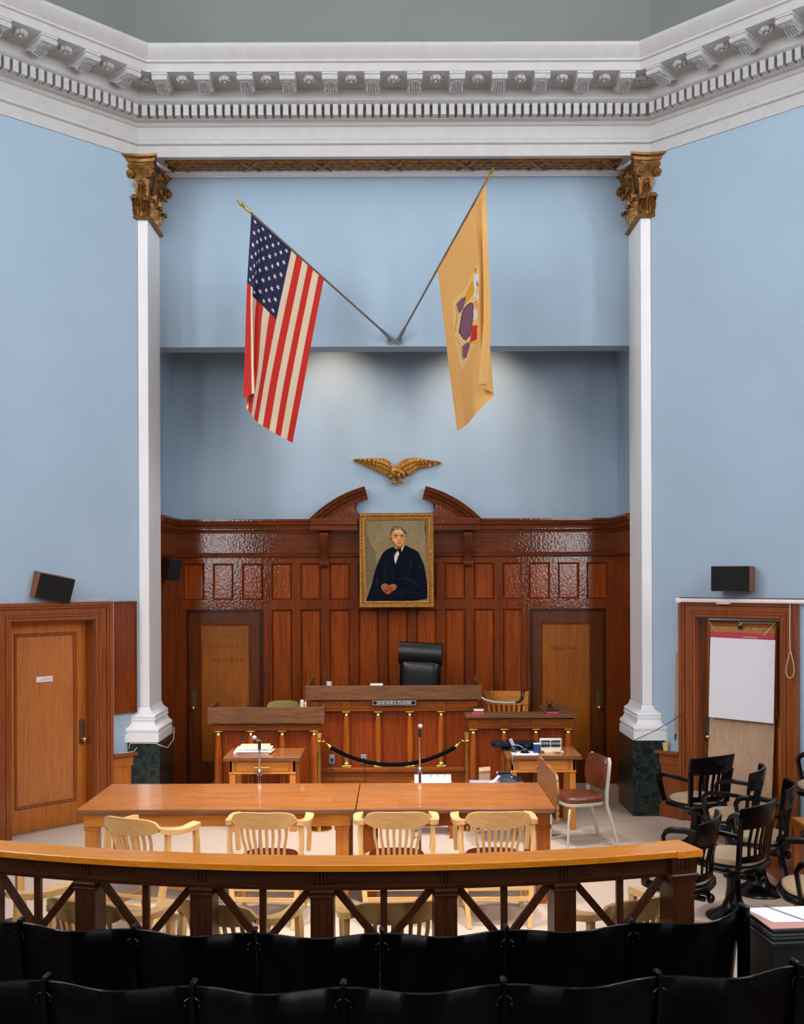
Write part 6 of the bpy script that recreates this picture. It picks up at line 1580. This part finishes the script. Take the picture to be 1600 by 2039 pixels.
speaker('loudspeaker with black grille, tilted sideways above the labelled door', Matrix.Translation(pL) @ Matrix.Rotation(R(15), 4, 'Y') @ Matrix.Rotation(R(43), 4, 'Z') @ Matrix.Rotation(R(-2), 4, 'X'), 0.38, 0.25, 0.20)
pR = Vector((X(1458, 10.42), 10.42, Z(1155, 10.42)))
speaker('loudspeaker with black grille, level above the flip chart door', Matrix.Translation(pR) @ Matrix.Rotation(R(-32), 4, 'Z') @ Matrix.Rotation(R(-1), 4, 'X'), 0.38, 0.25, 0.20)
pA = Vector((-2.60, 12.1, Z(1131, 12.1)))
speaker('small dark loudspeaker on the alcove side wall, half hidden by the pilaster', Matrix.Translation(pA) @ Matrix.Rotation(R(58), 4, 'Z') @ Matrix.Rotation(R(12), 4, 'X'), 0.20, 0.25, 0.15, 'raild', False)
# wires
def wire(name, label, pts, r, mat): q = MB(); q.tube(pts, r, 6); return tag(q.obj(name, mat, smooth=60), label, 'wire')
mL_ = wall_m(-1); mR_ = wall_m(1)
def PL(u, o, z_): return mL_ @ Vector((u, -o, z_))
def PR(u, o, z_): return mR_ @ Vector((u, -o, z_))
wire('speaker_wire', 'off-white wire running over the door casing and down beside the hung board', [PL(0.80, 0.09, 2.42), PL(0.76, 0.075, 2.335), PL(0.68, 0.07, 2.322), PL(0.60, 0.075, 2.335), PL(0.50, 0.07, 2.322), PL(0.44, 0.08, 2.34), PL(0.40, 0.07, 2.36), PL(0.36, 0.07, 2.325), PL(0.337, 0.055, 2.30), PL(0.336, 0.05, 1.7), PL(0.337, 0.05, 1.09), PL(0.337, 0.03, 0.72), PL(0.26, 0.06, 0.712), PL(0.12, 0.092, 0.715), PL(0.11, 0.13, 0.76)], 0.0045, 'wirew')
wire('speaker_wire', 'pale wire lying along the foot of the white pilaster base', [(-2.84, 11.108, 0.74), (-2.83, 11.108, 0.796), (-2.75, 11.108, 0.799), (-2.55, 11.108, 0.797), (-2.50, 11.115, 0.77), (-2.47, 11.3, 0.72), (-2.47, 11.6, 0.76), (-2.50, 11.78, 0.87)], 0.005, 'wirew')
wire('slack_wire', 'thin dark wire slung from the pilaster base to the door casing', [(2.52, 11.085, 0.812), (2.62, 11.07, 0.86), (2.75, 11.03, 0.93), (2.88, 10.95, 1.03), (2.99, 10.85, 1.13)], 0.004, 'wire')
def usolve(px_, off):                     # wall coordinate u for an image column on the plane `off` in front of the wall
    lo, hi = -0.5, 3.0
    for _ in range(40):
        m_ = (lo+hi)/2; v = mR_ @ Vector((m_, -off, 0))
        if PX+F*v.x/v.y < px_: lo = m_
        else: hi = m_
    return lo
# projector screen case over the flip chart door, with its pull cord
t = thing('screen_case', 'long white roll-up screen case mounted over the flip chart door', 'screen', PR(1.0, 0.1, 2.33))
q = MB(); q.m = mR_; q.box(0.345, 1.75, -0.105, -0.063, 2.282, 2.322, 0.012); q.obj('case_tube', 'paper', t)
q = MB(); q.m = mR_; q.box(0.335, 0.39, -0.112, -0.055, 2.272, 2.328, 0.01); q.obj('end_cap', 'paper', t)
q = MB(); q.m = mR_; q.box(0.80, 0.94, -0.112, -0.066, 2.268, 2.283, 0.003); q.obj('pull_bar', 'bottle', t)
q = MB(); q.m = mR_; q.box(0.36, 1.75, -0.09, -0.0625, 2.3235, 2.335, 0.002); q.obj('top_batten', 'casing', t)
UC = usolve(1572, 0.09)
q = MB()
q.tube([PR(UC+0.000, 0.09, 2.28), PR(UC+0.000, 0.10, 1.95), PR(UC+0.000, 0.09, 1.83), PR(UC+-0.035, 0.09, 1.70), PR(UC+-0.045, 0.09, 1.62), PR(UC+-0.025, 0.09, 1.575), PR(UC+0.000, 0.09, 1.565), PR(UC+0.025, 0.09, 1.585), PR(UC+0.040, 0.09, 1.64), PR(UC+0.030, 0.09, 1.72), PR(UC+0.003, 0.09, 1.83)], 0.005, 6); q.obj('pull_cord', 'string', t, smooth=60)
# pointer stick leaning by the casing, cup on the cap
t = thing('pointer_stick', 'slim wooden pointer with dark tip leaning beside the door casing', 'pointer', PR(0.30, 0.05, 0.8))
q = MB(); q.tube([PR(0.318, 0.052, 1.75), PR(0.315, 0.075, 0.90)], [0.008, 0.011], 8); q.obj('shaft', 'tbase', t); q = MB(); q.tube([PR(0.315, 0.0755, 0.899), PR(0.314, 0.078, 0.83)], [0.012, 0.007], 8); q.obj('tip', 'wire', t)
t = thing('paper_cup', 'crumpled yellow paper cup on the low ledge beside the pilaster', 'cup', PR(0.13, 0.05, 0.706))
pc = PR(0.18, 0.043, 0.7055); q = MB(); q.lathe([(0.026, 0.0), (0.030, 0.04), (0.040, 0.085), (0.036, 0.085), (0.028, 0.02)], 10, pc, sy=0.8); q.obj('cup_body', 'cup', t, smooth=60)
q = MB(); q.cyl(pc+Vector((-0.03, -0.02, 0.087)), pc+Vector((-0.03, -0.02, 0.11)), 0.007, 8); q.obj('dark_stub', 'blackm', t)
# plywood sheet and flip chart board on the door (door leaf face is 0.17 inside the wall)
t = thing('plywood_sheet', 'tall tan plywood sheet leaning against the door under the flip chart', 'board', PR(1.0, -0.15, 0))
q = MB(); q.loft([[mR_ @ Vector(p) for p in ((0.60, 0.02, 0.002), (1.30, 0.02, 0.002), (1.30, 0.036, 0.002), (0.60, 0.036, 0.002))], [mR_ @ Vector(p) for p in ((0.60, 0.145, 1.35), (1.30, 0.145, 1.35), (1.30, 0.161, 1.35), (0.60, 0.161, 1.35))]]); q.obj('sheet', 'tanply', t)
fc = thing('flip_chart', 'cork board with blank white paper pad hung on the door', 'flip chart', PR(0.9, 0.0, 1.2))
def FB(): b_ = MB(); b_.m = mR_ @ Matrix.Translation((0, 0, 0)) @ Matrix.Rotation(R(0), 4, 'X'); return b_
# perspective-solved extents on a plane at offset -0.115 (inside the reveal)
def zsolve(px_, py_, off): v = mR_ @ Vector((usolve(px_, off), -off, 0)); return HC+(PY-py_)*v.y/F
oB = -0.10
ua, ub = usolve(1408.5, oB), usolve(1546, oB); za, zb_ = zsolve(1545, 1434, oB), zsolve(1475, 1245, oB)
q = FB(); 
for a, c, e, g in ((ua, ua+0.025, za, zb_), (ub-0.025, ub, za, zb_), (ua+0.025, ub-0.025, zb_-0.025, zb_), (ua+0.025, ub-0.025, za, za+0.025)): q.box(a, c, 0.085, 0.11, e, g, 0.003)
q.obj('board_frame', 'casing', fc)
q = FB(); q.box(ua+0.02, ub-0.02, 0.098, 0.108, za+0.02, zb_-0.02); q.obj('cork_panel', 'cork', fc)
oP = -0.055
a0_, a1_ = usolve(1411, oP), usolve(1540, oP); zt_, zl = zsolve(1475, 1263, oP), zsolve(1475, 1436, oP)
q = FB(); q.loft([[(a0_, 0.035, zl), (a1_, 0.035, zl-0.003), (a1_, 0.05, zl-0.003), (a0_, 0.05, zl)], [(a0_+0.005, 0.070, zt_-0.055), (a1_+0.004, 0.070, zt_-0.06), (a1_+0.004, 0.084, zt_-0.06), (a0_+0.005, 0.084, zt_-0.055)]]); q.obj('paper_pad', 'paper', fc)
q = FB(); q.box(a0_+0.005, a1_+0.004, 0.066, 0.084, zt_-0.053, zt_, 0.002); rbn = q.obj('pad_binding', 'redband', fc)
q = FB()
um = a0_+(a1_-a0_)*0.62
q.box(um-0.06, um-0.048, 0.0648, 0.0658, zt_-0.047, zt_-0.034)
for k_ in range(9): q.box(um-0.038+0.014*k_, um-0.029+0.014*k_, 0.0648, 0.0658, zt_-0.046, zt_-0.037)
q.obj('printed_mark', 'letter', rbn)
q = FB(); uc = (ua+ub)/2
q.tube([(ua+0.02, 0.08, zb_+0.02), (ua+0.13, 0.06, zt_-0.01)], 0.004, 6); q.tube([(ub-0.01, 0.08, zb_+0.02), (ub-0.12, 0.06, zt_-0.02)], 0.004, 6); q.tube([(ub-0.01, 0.08, zb_+0.02), (uc, 0.08, zb_+0.012), (uc-0.02, 0.075, zb_-0.03)], 0.0035, 6); q.tube([(uc-0.03, 0.08, zb_+0.04), (uc, 0.075, zb_), (uc+0.02, 0.078, zb_+0.03), (uc, 0.07, zb_-0.02)], 0.0035, 6)
q.obj('hanging_string', 'string', fc)
q = FB(); q.cyl((uc, 0.062, zb_-0.035), (uc, 0.078, zb_-0.035), 0.02, 12); q.tube([(uc-0.02, 0.06, zb_-0.05), (uc+0.025, 0.06, zb_-0.02)], 0.007, 6); q.obj('bulldog_clip', 'blackm', fc)
for du, dz in ((0.07, -0.062), (0.47, -0.045), (0.565, -0.04), (0.60, -0.062), (0.62, -0.05), (0.36, -0.05)):
    q = FB(); q.sphere((ua+du, 0.094, zb_+dz), 0.008, 8); q.obj('push_pin', 'brass', fc, smooth=60)
